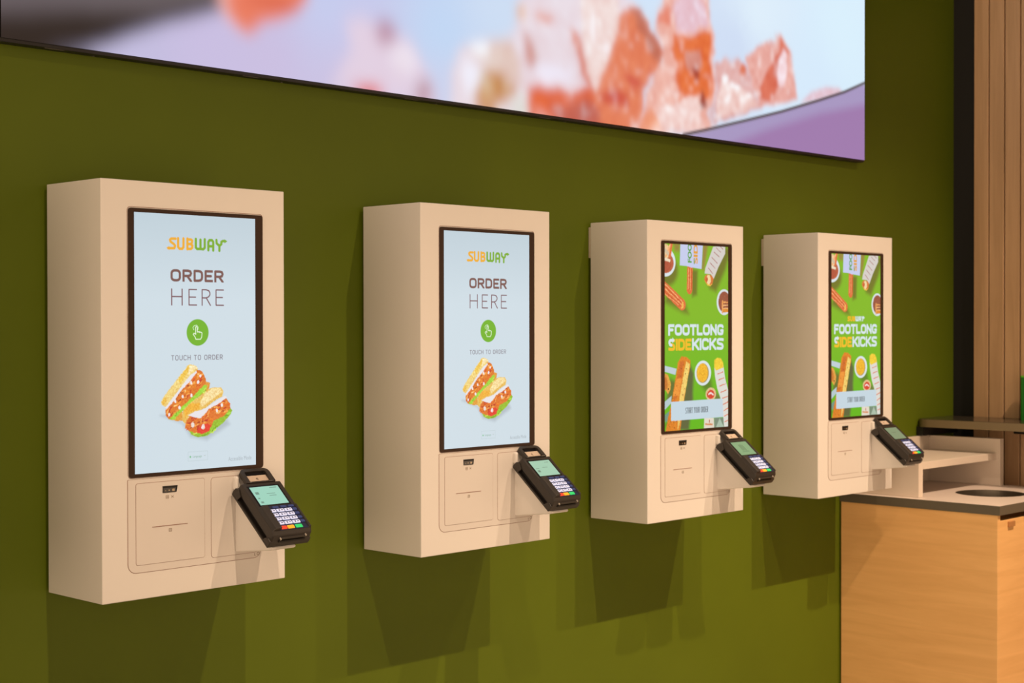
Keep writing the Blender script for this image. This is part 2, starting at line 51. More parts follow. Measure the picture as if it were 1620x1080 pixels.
SIDE_ART={"art":[["e",[112,118,40],22,[8.0,76.0,60.1,120.3]],["p",[112,118,40],26,[1.0,166.3,88.3,196.0,109.6,198.1,95.4,172.0,11.4,140.4]],["p",[112,118,40],18,[123.9,68.8,152.7,72.5,149.1,142.9,127.5,149.8,120.3,121.4]],["p",[112,118,40],24,[196.4,106.9,278.1,2.1,315.9,0.8,285.6,69.2,240.7,132.8,211.1,124.3]],["p",[150,130,60],20,[39.2,-2.5,70.7,-3.6,67.2,20.4,46.2,21.1]],["p",[150,130,60],16,[178.1,-7.6,203.8,-8.6,181.8,71.8,170.8,67.6]],["e",[218,228,232],2,[1.8,52.6,48.9,93.6]],["e",[186,96,66],2,[3.9,54.7,40.6,83.9]],["e",[176,84,60],2,[1.1,59.0,28.7,79.8]],["e",[238,200,150],3,[4.6,22.4,21.8,43.4]],["s",[222,112,62],2,[30.5,-4.3,21.8,32.6],13],["s",[244,178,120],1,[21.9,4.6,4.6,37.5],6],["s",[244,178,120],0.6,[27.1,-2.0,18.4,30.6],2],["s",[210,190,160],2,[-9.2,10.1,14.9,28.5],10],["s",[238,220,190],2,[1.1,44.0,21.8,47.7],8],["s",[222,112,62],2.5,[-9.2,121.4,21.8,138.1,79.4,172.1],33],["s",[244,178,120],1,[1.1,114.8,83.0,165.5],2.4],["s",[244,178,120],1,[1.1,127.7,77.7,172.1],2.4],["s",[196,84,44],1,[1.1,121.3,80.5,168.8],2.4],["s",[196,84,44],1,[1.0,136.3,70.6,174.4],2.4],["s",[244,178,120],1,[1.0,142.7,63.6,172.2],1.8],["p",[240,180,90],1.5,[80.5,161.2,86.5,165.5,84.7,181.9,74.1,184.1]],["s",[222,112,62],2,[116.1,64.6,113.9,129.2],26],["s",[244,178,120],1,[109.7,67.0,107.8,126.0],2],["s",[244,178,120],1,[118.6,66.8,116.8,129.1],2],["s",[196,84,44],1,[113.2,66.9,112.5,128.1],2],["s",[196,84,44],1,[123.9,66.6,123.2,125.7],2],["p",[196,204,236],1.5,[71.4,-3.7,177.4,-7.6,170.8,68.1,123.9,64.4,99.0,61.2,68.6,60.2]],["p",[212,206,200],2,[226.6,1.7,285.6,-4.9,285.6,19.8,251.9,61.1,229.5,95.1,214.8,82.1,185.4,80.5,189.1,65.0,205.6,37.9]],["p",[214,120,60],2,[185.4,89.4,196.4,82.5,218.5,85.3,228.8,95.1,222.1,111.9,211.1,117.2,192.7,110.2,183.6,98.3]],["p",[236,190,70],2,[186.1,102.6,196.4,109.1,214.8,112.7,222.9,108.6,214.8,117.2,200.0,115.7]],["e",[240,214,160],2,[204.5,97.8,214.8,111.0]],["e",[200,90,50],1.5,[196.4,98.0,200.8,104.6]],["s",[176,130,124],1,[203.7,64.6,224.0,79.6],3.2],["s",[176,130,124],1,[211.8,48.8,236.2,63.8],3.2],["s",[176,130,124],1,[220.3,33.0,246.3,49.0],3.2],["s",[176,130,124],1,[231.4,17.1,255.6,29.7],3.2],["s",[176,130,124],1,[242.6,4.5,263.1,16.1],3.2],["s",[176,130,124],1,[255.6,-3.8,274.3,6.7],3.2],["e",[216,224,228],2,[280.3,163.2,316.7,201.2]],["e",[150,84,62],2,[281.1,162.5,309.8,193.6]],["s",[232,160,90],1,[272.4,161.5,272.4,192.9],7],["s",[232,160,90],1,[272.4,163.7,304.5,162.3],4],["s",[236,180,120],1,[274.3,172.7,304.5,171.3],4],["s",[236,180,120],1,[274.3,181.7,304.5,180.3],4],["p",[222,140,50],2,[274.3,182.8,304.5,181.5,304.5,192.7,278.1,192.9]],["p",[100,112,50],22,[25.6,382.2,3.2,451.1,82.2,454.0,3.2,513.6,99.3,525.3,128.2,441.6,110.9,412.7]],["p",[92,100,60],18,[110.9,334.9,134.0,370.8,128.2,441.6,110.8,532.9,65.0,530.6,93.6,433.3]],["p",[92,130,40],24,[163.2,400.0,216.5,387.1,222.4,416.1,186.8,422.1]],["p",[110,120,60],18,[216.4,415.9,258.5,438.9,282.7,497.8,240.4,452.7]],["p",[190,206,214],2,[-7.8,343.9,53.8,354.9,48.1,372.3,-7.8,360.5]],["p",[180,200,206],2.5,[-7.9,450.7,31.2,431.2,28.4,452.0,-7.9,474.9]],["p",[110,150,130],2,[-2.4,485.6,36.8,466.3,48.1,477.3,3.2,506.7]],["p",[226,160,70],2.5,[-7.8,364.0,14.4,371.5,27.8,396.2,25.6,413.6,14.4,425.7,1.0,412.8,-7.9,402.1]],["e",[200,120,50],2,[3.2,395.5,13.3,413.2]],["e",[70,40,20],0.6,[15.5,411.5,17.7,414.0]],["p",[220,130,40],2.5,[76.5,319.5,99.4,322.0,117.8,331.5,117.8,349.2,105.1,384.2,87.9,447.2,70.7,530.9,3.1,532.7,14.3,493.3,31.2,445.1,48.1,382.8,59.5,337.5]],["p",[240,206,110],4,[98.3,334.7,114.4,342.0,105.1,384.2,85.0,447.1,70.7,502.8,59.3,530.3,59.4,467.2,82.2,383.6]],["p",[206,110,44],5,[70.8,334.2,87.9,334.5,76.5,383.5,53.7,439.0,36.8,452.3,48.1,410.8,59.4,362.0]],["p",[236,150,60],4,[53.8,382.9,76.5,383.5,65.1,432.3,36.8,431.4]],["e",[218,228,230],1.5,[177.3,370.0,216.4,406.2]],["e",[176,150,90],1.5,[176.2,370.0,205.7,398.7]],["e",[240,182,50],2,[174.4,368.9,201.0,396.0]],["s",[220,160,40],1.5,[166.2,368.0,176.2,377.1,185.6,372.0,180.9,361.2],2],["p",[220,218,210],2,[232.0,355.1,276.7,348.7,285.8,388.9,299.8,422.1,299.8,535.0,279.7,530.4,270.6,461.0,246.4,416.8,235.6,380.4]],["p",[240,204,60],3,[232.0,333.5,246.4,326.5,264.5,328.9,275.5,341.5,277.9,356.0,258.5,360.0,240.4,364.6,232.0,355.1]],["e",[224,190,140],2,[215.2,432.0,240.4,450.9]],["e",[214,70,50],2,[215.2,433.1,233.2,446.0]],["s",[240,220,214],1.5,[205.7,431.3,216.4,428.8,227.2,434.2],5],["p",[226,216,200],2,[183.8,500.7,229.6,502.8,232.0,531.7,182.0,531.1]],["s",[214,140,90],1.5,[189.7,518.9,222.4,521.2],5],["e",[180,70,50],0.6,[208.1,510.8,210.5,516.3]],["p",[120,140,120],2,[232.0,502.2,276.6,504.1,279.7,532.2,232.0,531.7]],["p",[170,190,170],2,[258.5,504.0,279.7,532.2,240.4,530.3]],["s",[218,110,70],1,[248.8,374.2,274.2,368.7],3],["s",[218,110,70],1,[252.4,392.4,280.3,385.9],3],["s",[218,110,70],1,[257.3,410.6,287.6,404.2],3],["s",[218,110,70],1,[264.5,428.9,292.5,421.8],3],["s",[218,110,70],1,[270.6,446.5,297.4,441.6],3],["s",[218,110,70],1,[275.4,464.9,298.6,458.4],3],["s",[218,110,70],1,[279.1,483.2,299.8,476.7],3],["s",[218,110,70],1,[281.5,499.6,299.8,494.9],3],["s",[218,110,70],1,[282.7,516.0,299.8,513.2],3],["e",[110,50,24],0.5,[85.6,345.0,87.4,346.5]],["e",[110,50,24],0.5,[75.4,355.4,77.1,356.8]],["e",[110,50,24],0.5,[94.8,369.9,96.5,371.3]],["e",[110,50,24],0.5,[82.2,397.7,83.9,399.2]],["e",[110,50,24],0.5,[90.8,412.1,92.5,413.5]],["e",[110,50,24],0.5,[53.8,403.9,55.5,405.4]],["e",[110,50,24],0.5,[48.1,428.3,49.8,429.7]],["e",[110,50,24],0.5,[82.2,429.4,83.9,430.9]],["e",[110,50,24],0.5,[36.8,438.4,38.5,439.8]],["e",[110,50,24],0.5,[25.5,504.2,27.2,505.7]],["e",[110,50,24],0.5,[40.1,508.4,41.8,509.9]],["e",[110,50,24],0.5,[53.7,503.8,55.4,505.2]],["e",[110,50,24],0.5,[23.3,518.1,24.9,519.5]],["e",[110,50,24],0.5,[42.4,522.5,44.1,524.0]],["e",[110,50,24],0.5,[73.6,376.4,75.4,377.8]],["e",[110,50,24],0.5,[98.3,355.8,100.0,357.3]],["p",[196,214,224],1,[27.8,448.5,273.0,447.3,276.6,501.9,28.9,502.6]]],"FOOTLONG":[15.6,228.1,277.9,260.6],"SIDE":[15.6,270.6,123.6,301.5],"KICKS":[126.0,268.6,277.9,303.4],"START":[94.7,467.5,202.1,484.3],"FOO":[105.4,3.8,123.9,51.7],"SID":[132.9,2.8,152.7,54.0],"logo":[95.9,202.2,201.3,218.9],"foot4":[13.4,227.4,281.0,261.2]}

# ---------------------------------------------------------------- helpers
def lin(c):
    return [((v / 255) / 12.92 if v / 255 <= 0.04045 else ((v / 255 + 0.055) / 1.055) ** 2.4) for v in c]
def mat(name, rgb, rough=0.5, metal=0.0, spec=0.5, emis=None, estr=1.0, coat=0.0):
    mt = bpy.data.materials.new(name); mt.use_nodes = True
    b = mt.node_tree.nodes['Principled BSDF']
    b.inputs['Base Color'].default_value = (*rgb, 1); b.inputs['Roughness'].default_value = rough
    b.inputs['Metallic'].default_value = metal; b.inputs['Specular IOR Level'].default_value = spec
    b.inputs['Coat Weight'].default_value = coat
    if emis:
        b.inputs['Emission Color'].default_value = (*emis, 1); b.inputs['Emission Strength'].default_value = estr
    return mt
def nodes(mt): return mt.node_tree.nodes, mt.node_tree.links, mt.node_tree.nodes['Principled BSDF']
def speckle(mt, amount, scale, stretch=(1, 1, 1), bump=0.0):
    """gentle procedural tone variation"""
    n, l, b = nodes(mt)
    c = tuple(b.inputs['Base Color'].default_value)[:3]
    tc = n.new('ShaderNodeTexCoord'); mp = n.new('ShaderNodeMapping'); mp.inputs['Scale'].default_value = stretch
    no = n.new('ShaderNodeTexNoise'); no.inputs['Scale'].default_value = scale; no.inputs['Detail'].default_value = 5
    rp = n.new('ShaderNodeValToRGB'); rp.color_ramp.elements[0].position = .3; rp.color_ramp.elements[1].position = .7
    rp.color_ramp.elements[0].color = (*[v * (1 - amount) for v in c], 1); rp.color_ramp.elements[1].color = (*[min(1, v * (1 + amount)) for v in c], 1)
    l.new(tc.outputs['Object'], mp.inputs[0]); l.new(mp.outputs[0], no.inputs['Vector']); l.new(no.outputs['Fac'], rp.inputs[0]); l.new(rp.outputs[0], b.inputs['Base Color'])
    if bump:
        bp = n.new('ShaderNodeBump'); bp.inputs['Strength'].default_value = bump; bp.inputs['Distance'].default_value = .001
        l.new(no.outputs['Fac'], bp.inputs['Height']); l.new(bp.outputs[0], b.inputs['Normal'])
    return mt
def wood(name, c1, c2, stretch, rough=0.45, scale=3.0):
    mt = mat(name, c1, rough); n, l, b = nodes(mt)
    tc = n.new('ShaderNodeTexCoord'); mp = n.new('ShaderNodeMapping'); mp.inputs['Scale'].default_value = stretch
    no = n.new('ShaderNodeTexNoise'); no.inputs['Scale'].default_value = scale; no.inputs['Detail'].default_value = 8; no.inputs['Roughness'].default_value = .6; no.inputs['Distortion'].default_value = .6
    rp = n.new('ShaderNodeValToRGB'); rp.color_ramp.elements[0].position = .32; rp.color_ramp.elements[1].position = .68
    rp.color_ramp.elements[0].color = (*c1, 1); rp.color_ramp.elements[1].color = (*c2, 1)
    l.new(tc.outputs['Object'], mp.inputs[0]); l.new(mp.outputs[0], no.inputs['Vector']); l.new(no.outputs['Fac'], rp.inputs[0]); l.new(rp.outputs[0], b.inputs['Base Color'])
    return mt
def attr_screen(name, strength, rough=0.35, base=(0.01, 0.01, 0.01), spec=0.3):
    mt = mat(name, base, rough, spec=spec); n, l, b = nodes(mt)
    a = n.new('ShaderNodeAttribute'); a.attribute_name = 'Picture'
    l.new(a.outputs['Color'], b.inputs['Emission Color']); b.inputs['Emission Strength'].default_value = strength
    return mt

class MB:
    """collects shapes into one mesh; each shape may name its own material"""
    def __init__(s): s.bm = bmesh.new(); s.mats = []
    def mi(s, mt):
        if mt not in s.mats: s.mats.append(mt)
        return s.mats.index(mt)
    def box(s, x0, x1, y0, y1, z0, z1, mt, bev=0.0, seg=2):
        r = bmesh.ops.create_cube(s.bm, size=1.0); vs = r['verts']
        for v in vs: v.co = Vector(((x0 + x1) / 2 + v.co.x * (x1 - x0), (y0 + y1) / 2 + v.co.y * (y1 - y0), (z0 + z1) / 2 + v.co.z * (z1 - z0)))
        fs = {f for v in vs for f in v.link_faces}; i = s.mi(mt)
        for f in fs: f.material_index = i
        if bev:
            es = list({e for f in fs for e in f.edges})
            r = bmesh.ops.bevel(s.bm, geom=es, offset=bev, segments=seg, affect='EDGES', profile=.5)
            for f in r['faces']: f.material_index = i
        return s
    def prism(s, pts, axis, a0, a1, mt, bev=0.0, seg=2):
        """polygon pts extruded along axis ('x','y','z') from a0 to a1; pts are the two other coordinates in order"""
        def co(p, a): return {'x': (a, p[0], p[1]), 'y': (p[0], a, p[1]), 'z': (p[0], p[1], a)}[axis]
        i = s.mi(mt)
        A = [s.bm.verts.new(co(p, a0)) for p in pts]; B = [s.bm.verts.new(co(p, a1)) for p in pts]
        fs = [s.bm.faces.new(A), s.bm.faces.new(B[::-1])]
        n = len(pts)
        for k in range(n): fs.append(s.bm.faces.new((A[k], B[k], B[(k + 1) % n], A[(k + 1) % n])))
        bmesh.ops.recalc_face_normals(s.bm, faces=fs)
        for f in fs: f.material_index = i
        if bev:
            es = list({e for f in fs for e in f.edges})
            r = bmesh.ops.bevel(s.bm, geom=es, offset=bev, segments=seg, affect='EDGES', profile=.5)
            for f in r['faces']: f.material_index = i
        return s
    def ring(s, outer, inner, axis, a0, a1, mt):
        def co(p, a): return {'x': (a, p[0], p[1]), 'y': (p[0], a, p[1]), 'z': (p[0], p[1], a)}[axis]
        i = s.mi(mt); n = len(outer); L = []
        for a in (a0, a1):
            L.append(([s.bm.verts.new(co(p, a)) for p in outer], [s.bm.verts.new(co(p, a)) for p in inner]))
        fs = []
        for k in range(n):
            j = (k + 1) % n
            fs.append(s.bm.faces.new((L[0][0][k], L[0][0][j], L[0][1][j], L[0][1][k])))
            fs.append(s.bm.faces.new((L[1][0][k], L[1][0][j], L[1][1][j], L[1][1][k])))
            fs.append(s.bm.faces.new((L[0][0][k], L[0][0][j], L[1][0][j], L[1][0][k])))
            fs.append(s.bm.faces.new((L[0][1][k], L[0][1][j], L[1][1][j], L[1][1][k])))
        bmesh.ops.recalc_face_normals(s.bm, faces=fs)
        for f in fs: f.material_index = i
        return s
    def build(s, name, parent=None, smooth=False):
        me = bpy.data.meshes.new(name); s.bm.normal_update(); s.bm.to_mesh(me); s.bm.free()
        for mt in s.mats: me.materials.append(mt)
        if smooth:
            for p in me.polygons: p.use_smooth = True
        o = bpy.data.objects.new(name, me); COL.objects.link(o)
        if parent: o.parent = parent
        return o
def rrect(x0, x1, y0, y1, r, seg=5):
    """rounded rectangle outline; r is one radius or four (x0y0, x1y0, x1y1, x0y1)"""
    if not isinstance(r, (tuple, list)): r = (r,) * 4
    P = []
    for (cx, cy, a0, rr) in ((x0, y0, 180, r[0]), (x1, y0, 270, r[1]), (x1, y1, 0, r[2]), (x0, y1, 90, r[3])):
        sx = 1 if cx == x0 else -1; sy = 1 if cy == y0 else -1
        for k in range(seg + 1):
            a = math.radians(a0 + 90 * k / seg)
            P.append((cx + sx * rr + rr * math.cos(a), cy + sy * rr + rr * math.sin(a)))
    return P
def empty(name, loc, rot=(0, 0, 0)):
    o = bpy.data.objects.new(name, None); COL.objects.link(o); o.location = loc; o.rotation_euler = rot; o.empty_display_size = .1
    return o
def tag(o, label=None, cat=None, group=None, kind=None):
    if label: o['label'] = label
    if cat: o['category'] = cat
    if group: o['group'] = group
    if kind: o['kind'] = kind
    return o
def kids(o): return [c for c in bpy.data.objects if c.parent == o]
def copy_tree(o, parent=None):
    c = o.copy(); COL.objects.link(c); c.parent = parent
    for ch in kids(o): copy_tree(ch, c)
    return c

# ---------------------------------------------------------------- raster painter for the pictures on the screens
class Canvas:
    def __init__(s, w, h, step, bg):
        s.step = step; s.W = int(round(w / step)) + 1; s.H = int(round(h / step)) + 1; s.ss = 2
        s.st = step / s.ss; s.x = (np.arange(s.W * s.ss) + .5) * s.st - step / 2; s.y = (np.arange(s.H * s.ss) + .5) * s.st - step / 2
        s.A = np.empty((s.H * s.ss, s.W * s.ss, 3), np.float32); s.A[:] = bg
    def win(s, x0, x1, y0, y1):
        i0, i1 = np.searchsorted(s.x, (x0, x1)); j0, j1 = np.searchsorted(s.y, (y0, y1))
        return i0, i1, j0, j1
    def mix(s, sl, a, col):
        a = a[..., None]; s.A[sl] = s.A[sl] * (1 - a) + np.array(col, np.float32) * a
    def seg_d(s, X, Y, p, q):
        dx, dy = q[0] - p[0], q[1] - p[1]; L = dx * dx + dy * dy + 1e-9
        t = np.clip(((X - p[0]) * dx + (Y - p[1]) * dy) / L, 0, 1)
        return np.hypot(X - p[0] - t * dx, Y - p[1] - t * dy)
    def op(s, t, col, soft, c, width=0, wmul=1.0):
        soft = max(soft, s.st * 1.2)
        P = [(c[k], c[k + 1]) for k in range(0, len(c), 2)]
        width *= wmul
        if t == 'e':
            (cx, cy), (ex, ey) = P; rx, ry = max(abs(ex - cx), .3), max(abs(ey - cy), .3)
            i0, i1, j0, j1 = s.win(cx - rx - soft, cx + rx + soft, cy - ry - soft, cy + ry + soft)
        else:
            m_ = soft + width; xs = [p[0] for p in P]; ys = [p[1] for p in P]
            i0, i1, j0, j1 = s.win(min(xs) - m_, max(xs) + m_, min(ys) - m_, max(ys) + m_)
        if i1 <= i0 or j1 <= j0: return
        X, Y = np.meshgrid(s.x[i0:i1], s.y[j0:j1]); sl = (slice(j0, j1), slice(i0, i1))
        if t == 'e':
            r = np.sqrt(((X - cx) / rx) ** 2 + ((Y - cy) / ry) ** 2); sd = (r - 1) * min(rx, ry)
        elif t == 's':
            sd = np.full(X.shape, 1e9)
            for a, b in zip(P[:-1], P[1:]): sd = np.minimum(sd, s.seg_d(X, Y, a, b))
            sd -= width / 2
        else:
            sd = np.full(X.shape, 1e9); ins = np.zeros(X.shape, bool)
            for a, b in zip(P, P[1:] + P[:1]):
                sd = np.minimum(sd, s.seg_d(X, Y, a, b))
                if a[1] != b[1]:
                    ins ^= ((a[1] > Y) != (b[1] > Y)) & (X < (b[0] - a[0]) * (Y - a[1]) / (b[1] - a[1]) + a[0])
            sd = np.where(ins, -sd, sd)
        a = np.clip(.5 - sd / soft, 0, 1); a = a * a * (3 - 2 * a)
        s.mix(sl, a, col)
    def ops(s, L, wmul=1.0, soft=1.0):
        for o in L: s.op(o[0], lin(o[1]), o[2] * soft, o[3], o[4] if len(o) > 4 else 0, wmul)
    def text(s, txt, rect, col, bold=0.0, rot=False, space=1.0):
        tris = text_tris(txt, bold, space); x0, y0, x1, y1 = rect
        T = []
        for tri in tris:
            q = []
            for (u, v) in tri:
                if rot: q.append((x0 + (1 - v) * (x1 - x0), y1 - u * (y1 - y0)))
                else: q.append((x0 + u * (x1 - x0), y1 - v * (y1 - y0)))
            T.append(q)
        i0, i1, j0, j1 = s.win(min(x0, x1) - 1, max(x0, x1) + 1, min(y0, y1) - 1, max(y0, y1) + 1)
        X, Y = np.meshgrid(s.x[i0:i1], s.y[j0:j1]); cov = np.zeros(X.shape)
        for oy in (-.25, .25):
            for ox in (-.25, .25):
                hit = np.zeros(X.shape, bool); xx = X + ox * s.st; yy = Y + oy * s.st
                for q in T:
                    (ax, ay), (bx, by), (cx, cy) = q
                    a0 = max(0, np.searchsorted(s.x, min(ax, bx, cx) - s.st) - i0); a1 = np.searchsorted(s.x, max(ax, bx, cx) + s.st) - i0
                    b0 = max(0, np.searchsorted(s.y, min(ay, by, cy) - s.st) - j0); b1 = np.searchsorted(s.y, max(ay, by, cy) + s.st) - j0
                    u = xx[b0:b1, a0:a1]; v = yy[b0:b1, a0:a1]
                    d1 = (bx - ax) * (v - ay) - (by - ay) * (u - ax); d2 = (cx - bx) * (v - by) - (cy - by) * (u - bx); d3 = (ax - cx) * (v - cy) - (ay - cy) * (u - cx)
                    hit[b0:b1, a0:a1] |= ((d1 >= 0) & (d2 >= 0) & (d3 >= 0)) | ((d1 <= 0) & (d2 <= 0) & (d3 <= 0))
                cov += hit * .25
        s.mix((slice(j0, j1), slice(i0, i1)), cov, lin(col))
    def word(s, txt, rect, col, t, gap, cut=None):
        """block lettering: strokes of width t clipped flat to each letter's box"""
        x0, y0, x1, y1 = rect; ww = [GW.get(ch, 1.0) for ch in txt]
        fixed = sum(t for ch in txt if ch == 'I'); n = sum(w_ for ch, w_ in zip(txt, ww) if ch != 'I')
        u = (x1 - x0 - gap * (len(txt) - 1) - fixed) / n; x = x0
        for ch, w_ in zip(txt, ww):
            lw = t if ch == 'I' else w_ * u
            if ch != ' ':
                i0, i1, j0, j1 = s.win(x - 1, x + lw + 1, y0 - 1, y1 + 1); X, Y = np.meshgrid(s.x[i0:i1], s.y[j0:j1]); sd = np.full(X.shape, 1e9)
                for pl in GLYPH[ch]:
                    P = [(x + t / 2 + p[0] * (lw - t), y0 + t / 2 + p[1] * (y1 - y0 - t)) for p in pl]
                    for a, b in zip(P[:-1], P[1:]): sd = np.minimum(sd, s.seg_d(X, Y, a, b))
                sd -= t / 2
                sd = np.maximum(sd, np.maximum(np.maximum(x - X, X - x - lw), np.maximum(y0 - Y, Y - y1)))
                s.mix((slice(j0, j1), slice(i0, i1)), np.clip(.5 - sd / (s.st * 1.3), 0, 1), lin(col))
            x += lw + gap
    def down(s):
        return s.A.reshape(s.H, s.ss, s.W, s.ss, 3).mean((1, 3))
_O = [(0, .27), (.06, .12), (.2, .03), (.36, 0), (.64, 0), (.8, .03), (.94, .12), (1, .27), (1, .73), (.94, .88), (.8, .97), (.64, 1), (.36, 1), (.2, .97), (.06, .88), (0, .73), (0, .27)]
GW = {'W': 1.4, ' ': .45, 'L': .86, 'E': .88, 'F': .88, 'T': .95, 'O': 1.06, 'C': 1.0, 'U': 1.0}
GLYPH = {'F': [[(0, 1.6), (0, 0), (1.6, 0)], [(0, .5), (.8, .5)]], 'O': [_O], 'T': [[(-.6, 0), (1.6, 0)], [(.5, 0), (.5, 1.6)]],
 'L': [[(0, -.6), (0, 1), (1.6, 1)]], 'N': [[(0, 1.6), (0, -.6)], [(1, 1.6), (1, -.6)], [(0, .05), (1, .95)]],
 'G': [[(1, .3)] + _O[::-1][9:16] + [] + [], ] , 'I': [[(.5, -.6), (.5, 1.6)]],
 'D': [[(0, 0), (.5, 0), (.8, .05), (.96, .18), (1, .36), (1, .64), (.96, .82), (.8, .95), (.5, 1), (0, 1), (0, 0)]],
 'E': [[(1.6, 0), (0, 0), (0, 1), (1.6, 1)], [(0, .5), (.85, .5)]], 'K': [[(0, -.6), (0, 1.6)], [(1.1, -.12), (.12, .58)], [(.3, .42), (1.1, 1.12)]],
 'C': [[(1, .16), (.9, .04), (.64, 0), (.36, 0), (.12, .05), (.02, .18), (0, .32), (0, .68), (.02, .82), (.12, .95), (.36, 1), (.64, 1), (.9, .96), (1, .84)]],
 'S': [[(1.1, .04), (.7, 0), (.3, 0), (.08, .06), (0, .22), (.08, .4), (.3, .47), (.7, .53), (.92, .6), (1, .78), (.92, .94), (.7, 1), (.3, 1), (-.1, .96)]],
 'R': [[(0, 1.6), (0, 0), (.6, 0), (.9, .06), (1, .26), (.9, .47), (.6, .54), (0, .54)], [(.5, .54), (1.08, 1.15)]],
 'U': [[(0, -.6), (0, .72), (.08, .9), (.34, 1), (.66, 1), (.92, .9), (1, .72), (1, -.6)]], 'H': [[(0, -.6), (0, 1.6)], [(1, -.6), (1, 1.6)], [(0, .5), (1, .5)]],
 'B': [[(0, 0), (.6, 0), (.92, .08), (.98, .25), (.9, .42), (.6, .49), (0, .49)], [(.6, .49), (.94, .57), (1, .75), (.92, .92), (.6, 1), (0, 1), (0, 0)]],
 'W': [[(0, -.6), (.02, .75), (.12, 1), (.38, 1), (.5, .85), (.5, 0)], [(.5, .85), (.62, 1), (.88, 1), (.98, .75), (1, -.6)]],
 'A': [[(0, 1.6), (0, .25), (.2, 0), (.8, 0), (1, .25), (1, 1.6)], [(0, .6), (1, .6)]], 'Y': [[(-.05, -.3), (.5, .5), (1.05, -.3)], [(.5, .45), (.5, 1.6)]]}
GLYPH['G'] = [GLYPH['C'][0][:-1] + [(1, .6), (.62, .6)]]
_tc = {}
def text_tris(txt, bold, space=1.0):
    k = (txt, bold, space)
    if k in _tc: return _tc[k]
    cu = bpy.data.curves.new('t', 'FONT'); cu.body = txt; cu.offset = bold; cu.space_character = space; cu.fill_mode = 'FRONT'; cu.resolution_u = 4
    o = bpy.data.objects.new('t', cu); COL.objects.link(o); bpy.context.view_layer.update()
    dg = bpy.context.evaluated_depsgraph_get(); me = o.evaluated_get(dg).to_mesh(); me.calc_loop_triangles()
    V = np.array([v.co[:2] for v in me.vertices]); mn, mx = V.min(0), V.max(0); V = (V - mn) / (mx - mn)
    T = [[tuple(V[i]) for i in t.vertices] for t in me.loop_triangles]
    bpy.data.objects.remove(o); bpy.data.curves.remove(cu); _tc[k] = T
    return T
def picture_mesh(name, cv, w, h, mt, flip=False):
    """a panel surface w x h metres in the xz plane facing -y, its picture stored per vertex"""
    A = cv.down()
    xs = np.linspace(0, w, cv.W); zs = np.linspace(h, 0, cv.H) if not flip else np.linspace(0, h, cv.H)
    X, Z = np.meshgrid(xs, zs); n = cv.W * cv.H
    co = np.zeros((n, 3), np.float32); co[:, 0] = X.ravel(); co[:, 2] = Z.ravel()
    i = np.arange((cv.H - 1) * (cv.W - 1)); r, c = i // (cv.W - 1), i % (cv.W - 1); a = r * cv.W + c
    q = np.stack([a, a + cv.W, a + cv.W + 1, a + 1], 1) if not flip else np.stack([a, a + 1, a + cv.W + 1, a + cv.W], 1)
    me = bpy.data.meshes.new(name); me.vertices.add(n); me.vertices.foreach_set('co', co.ravel())
    me.loops.add(q.size); me.loops.foreach_set('vertex_index', q.ravel().astype(np.int32))
    me.polygons.add(len(q)); me.polygons.foreach_set('loop_start', (np.arange(len(q)) * 4).astype(np.int32))
    me.update(); me.validate()
    at = me.color_attributes.new('Picture', 'FLOAT_COLOR', 'POINT')
    rgba = np.ones((n, 4), np.float32); rgba[:, :3] = A.reshape(-1, 3); at.data.foreach_set('color', rgba.ravel())
    me.materials.append(mt)
    return me

def blobs(H, W, cell, seed):
    """smooth random field in -1..1"""
    rs = np.random.RandomState(seed); gh, gw = int(H / cell) + 4, int(W / cell) + 4; g = rs.uniform(-1, 1, (gh, gw))
    yy = np.arange(H) / cell; xx = np.arange(W) / cell; j = yy.astype(int); i = xx.astype(int); fy = yy - j; fx = xx - i
    fy = (fy * fy * (3 - 2 * fy))[:, None]; fx = (fx * fx * (3 - 2 * fx))[None]
    a = g[j][:, i]; b_ = g[j][:, i + 1]; c_ = g[j + 1][:, i]; d_ = g[j + 1][:, i + 1]
    return (a * (1 - fx) + b_ * fx) * (1 - fy) + (c_ * (1 - fx) + d_ * fx) * fy
def blur(A, sg):
    r = int(sg * 2.5) + 1; k = np.exp(-.5 * (np.arange(-r, r + 1) / sg) ** 2); k /= k.sum()
    for ax in (0, 1):
        P_ = np.pad(A, [(r, r) if q == ax else (0, 0) for q in range(A.ndim)], mode='edge'); out = np.zeros_like(A)
        for t_, kv in enumerate(k): out += kv * (P_[t_:t_ + A.shape[0]] if ax == 0 else P_[:, t_:t_ + A.shape[1]])
        A = out
    return A
def mottle(c, y0, y1, hot, amp, cell):
    """crumb and filling texture on the food in a screen picture"""
    j0, j1 = np.searchsorted(c.y, (y0, y1)); A = c.A[j0:j1]; H, W = A.shape[:2]
    mk = np.clip(hot(A) * 8, 0, 1)
    n = blobs(H, W, cell, 11) * .5 + blobs(H, W, cell * .45, 12) * .5
    jj, ii = np.meshgrid(np.arange(H), np.arange(W), indexing='ij'); d1 = blobs(H, W, cell * 1.2, 13) * cell * .45; d2 = blobs(H, W, cell * 1.2, 14) * cell * .45
    Wd = A[np.clip(jj + d1, 0, H - 1).astype(int), np.clip(ii + d2, 0, W - 1).astype(int)]
    A[:] = A * (1 - mk[..., None]) + np.clip(Wd * (1 + n[..., None] * np.array(amp)), 0, 1) * mk[..., None]
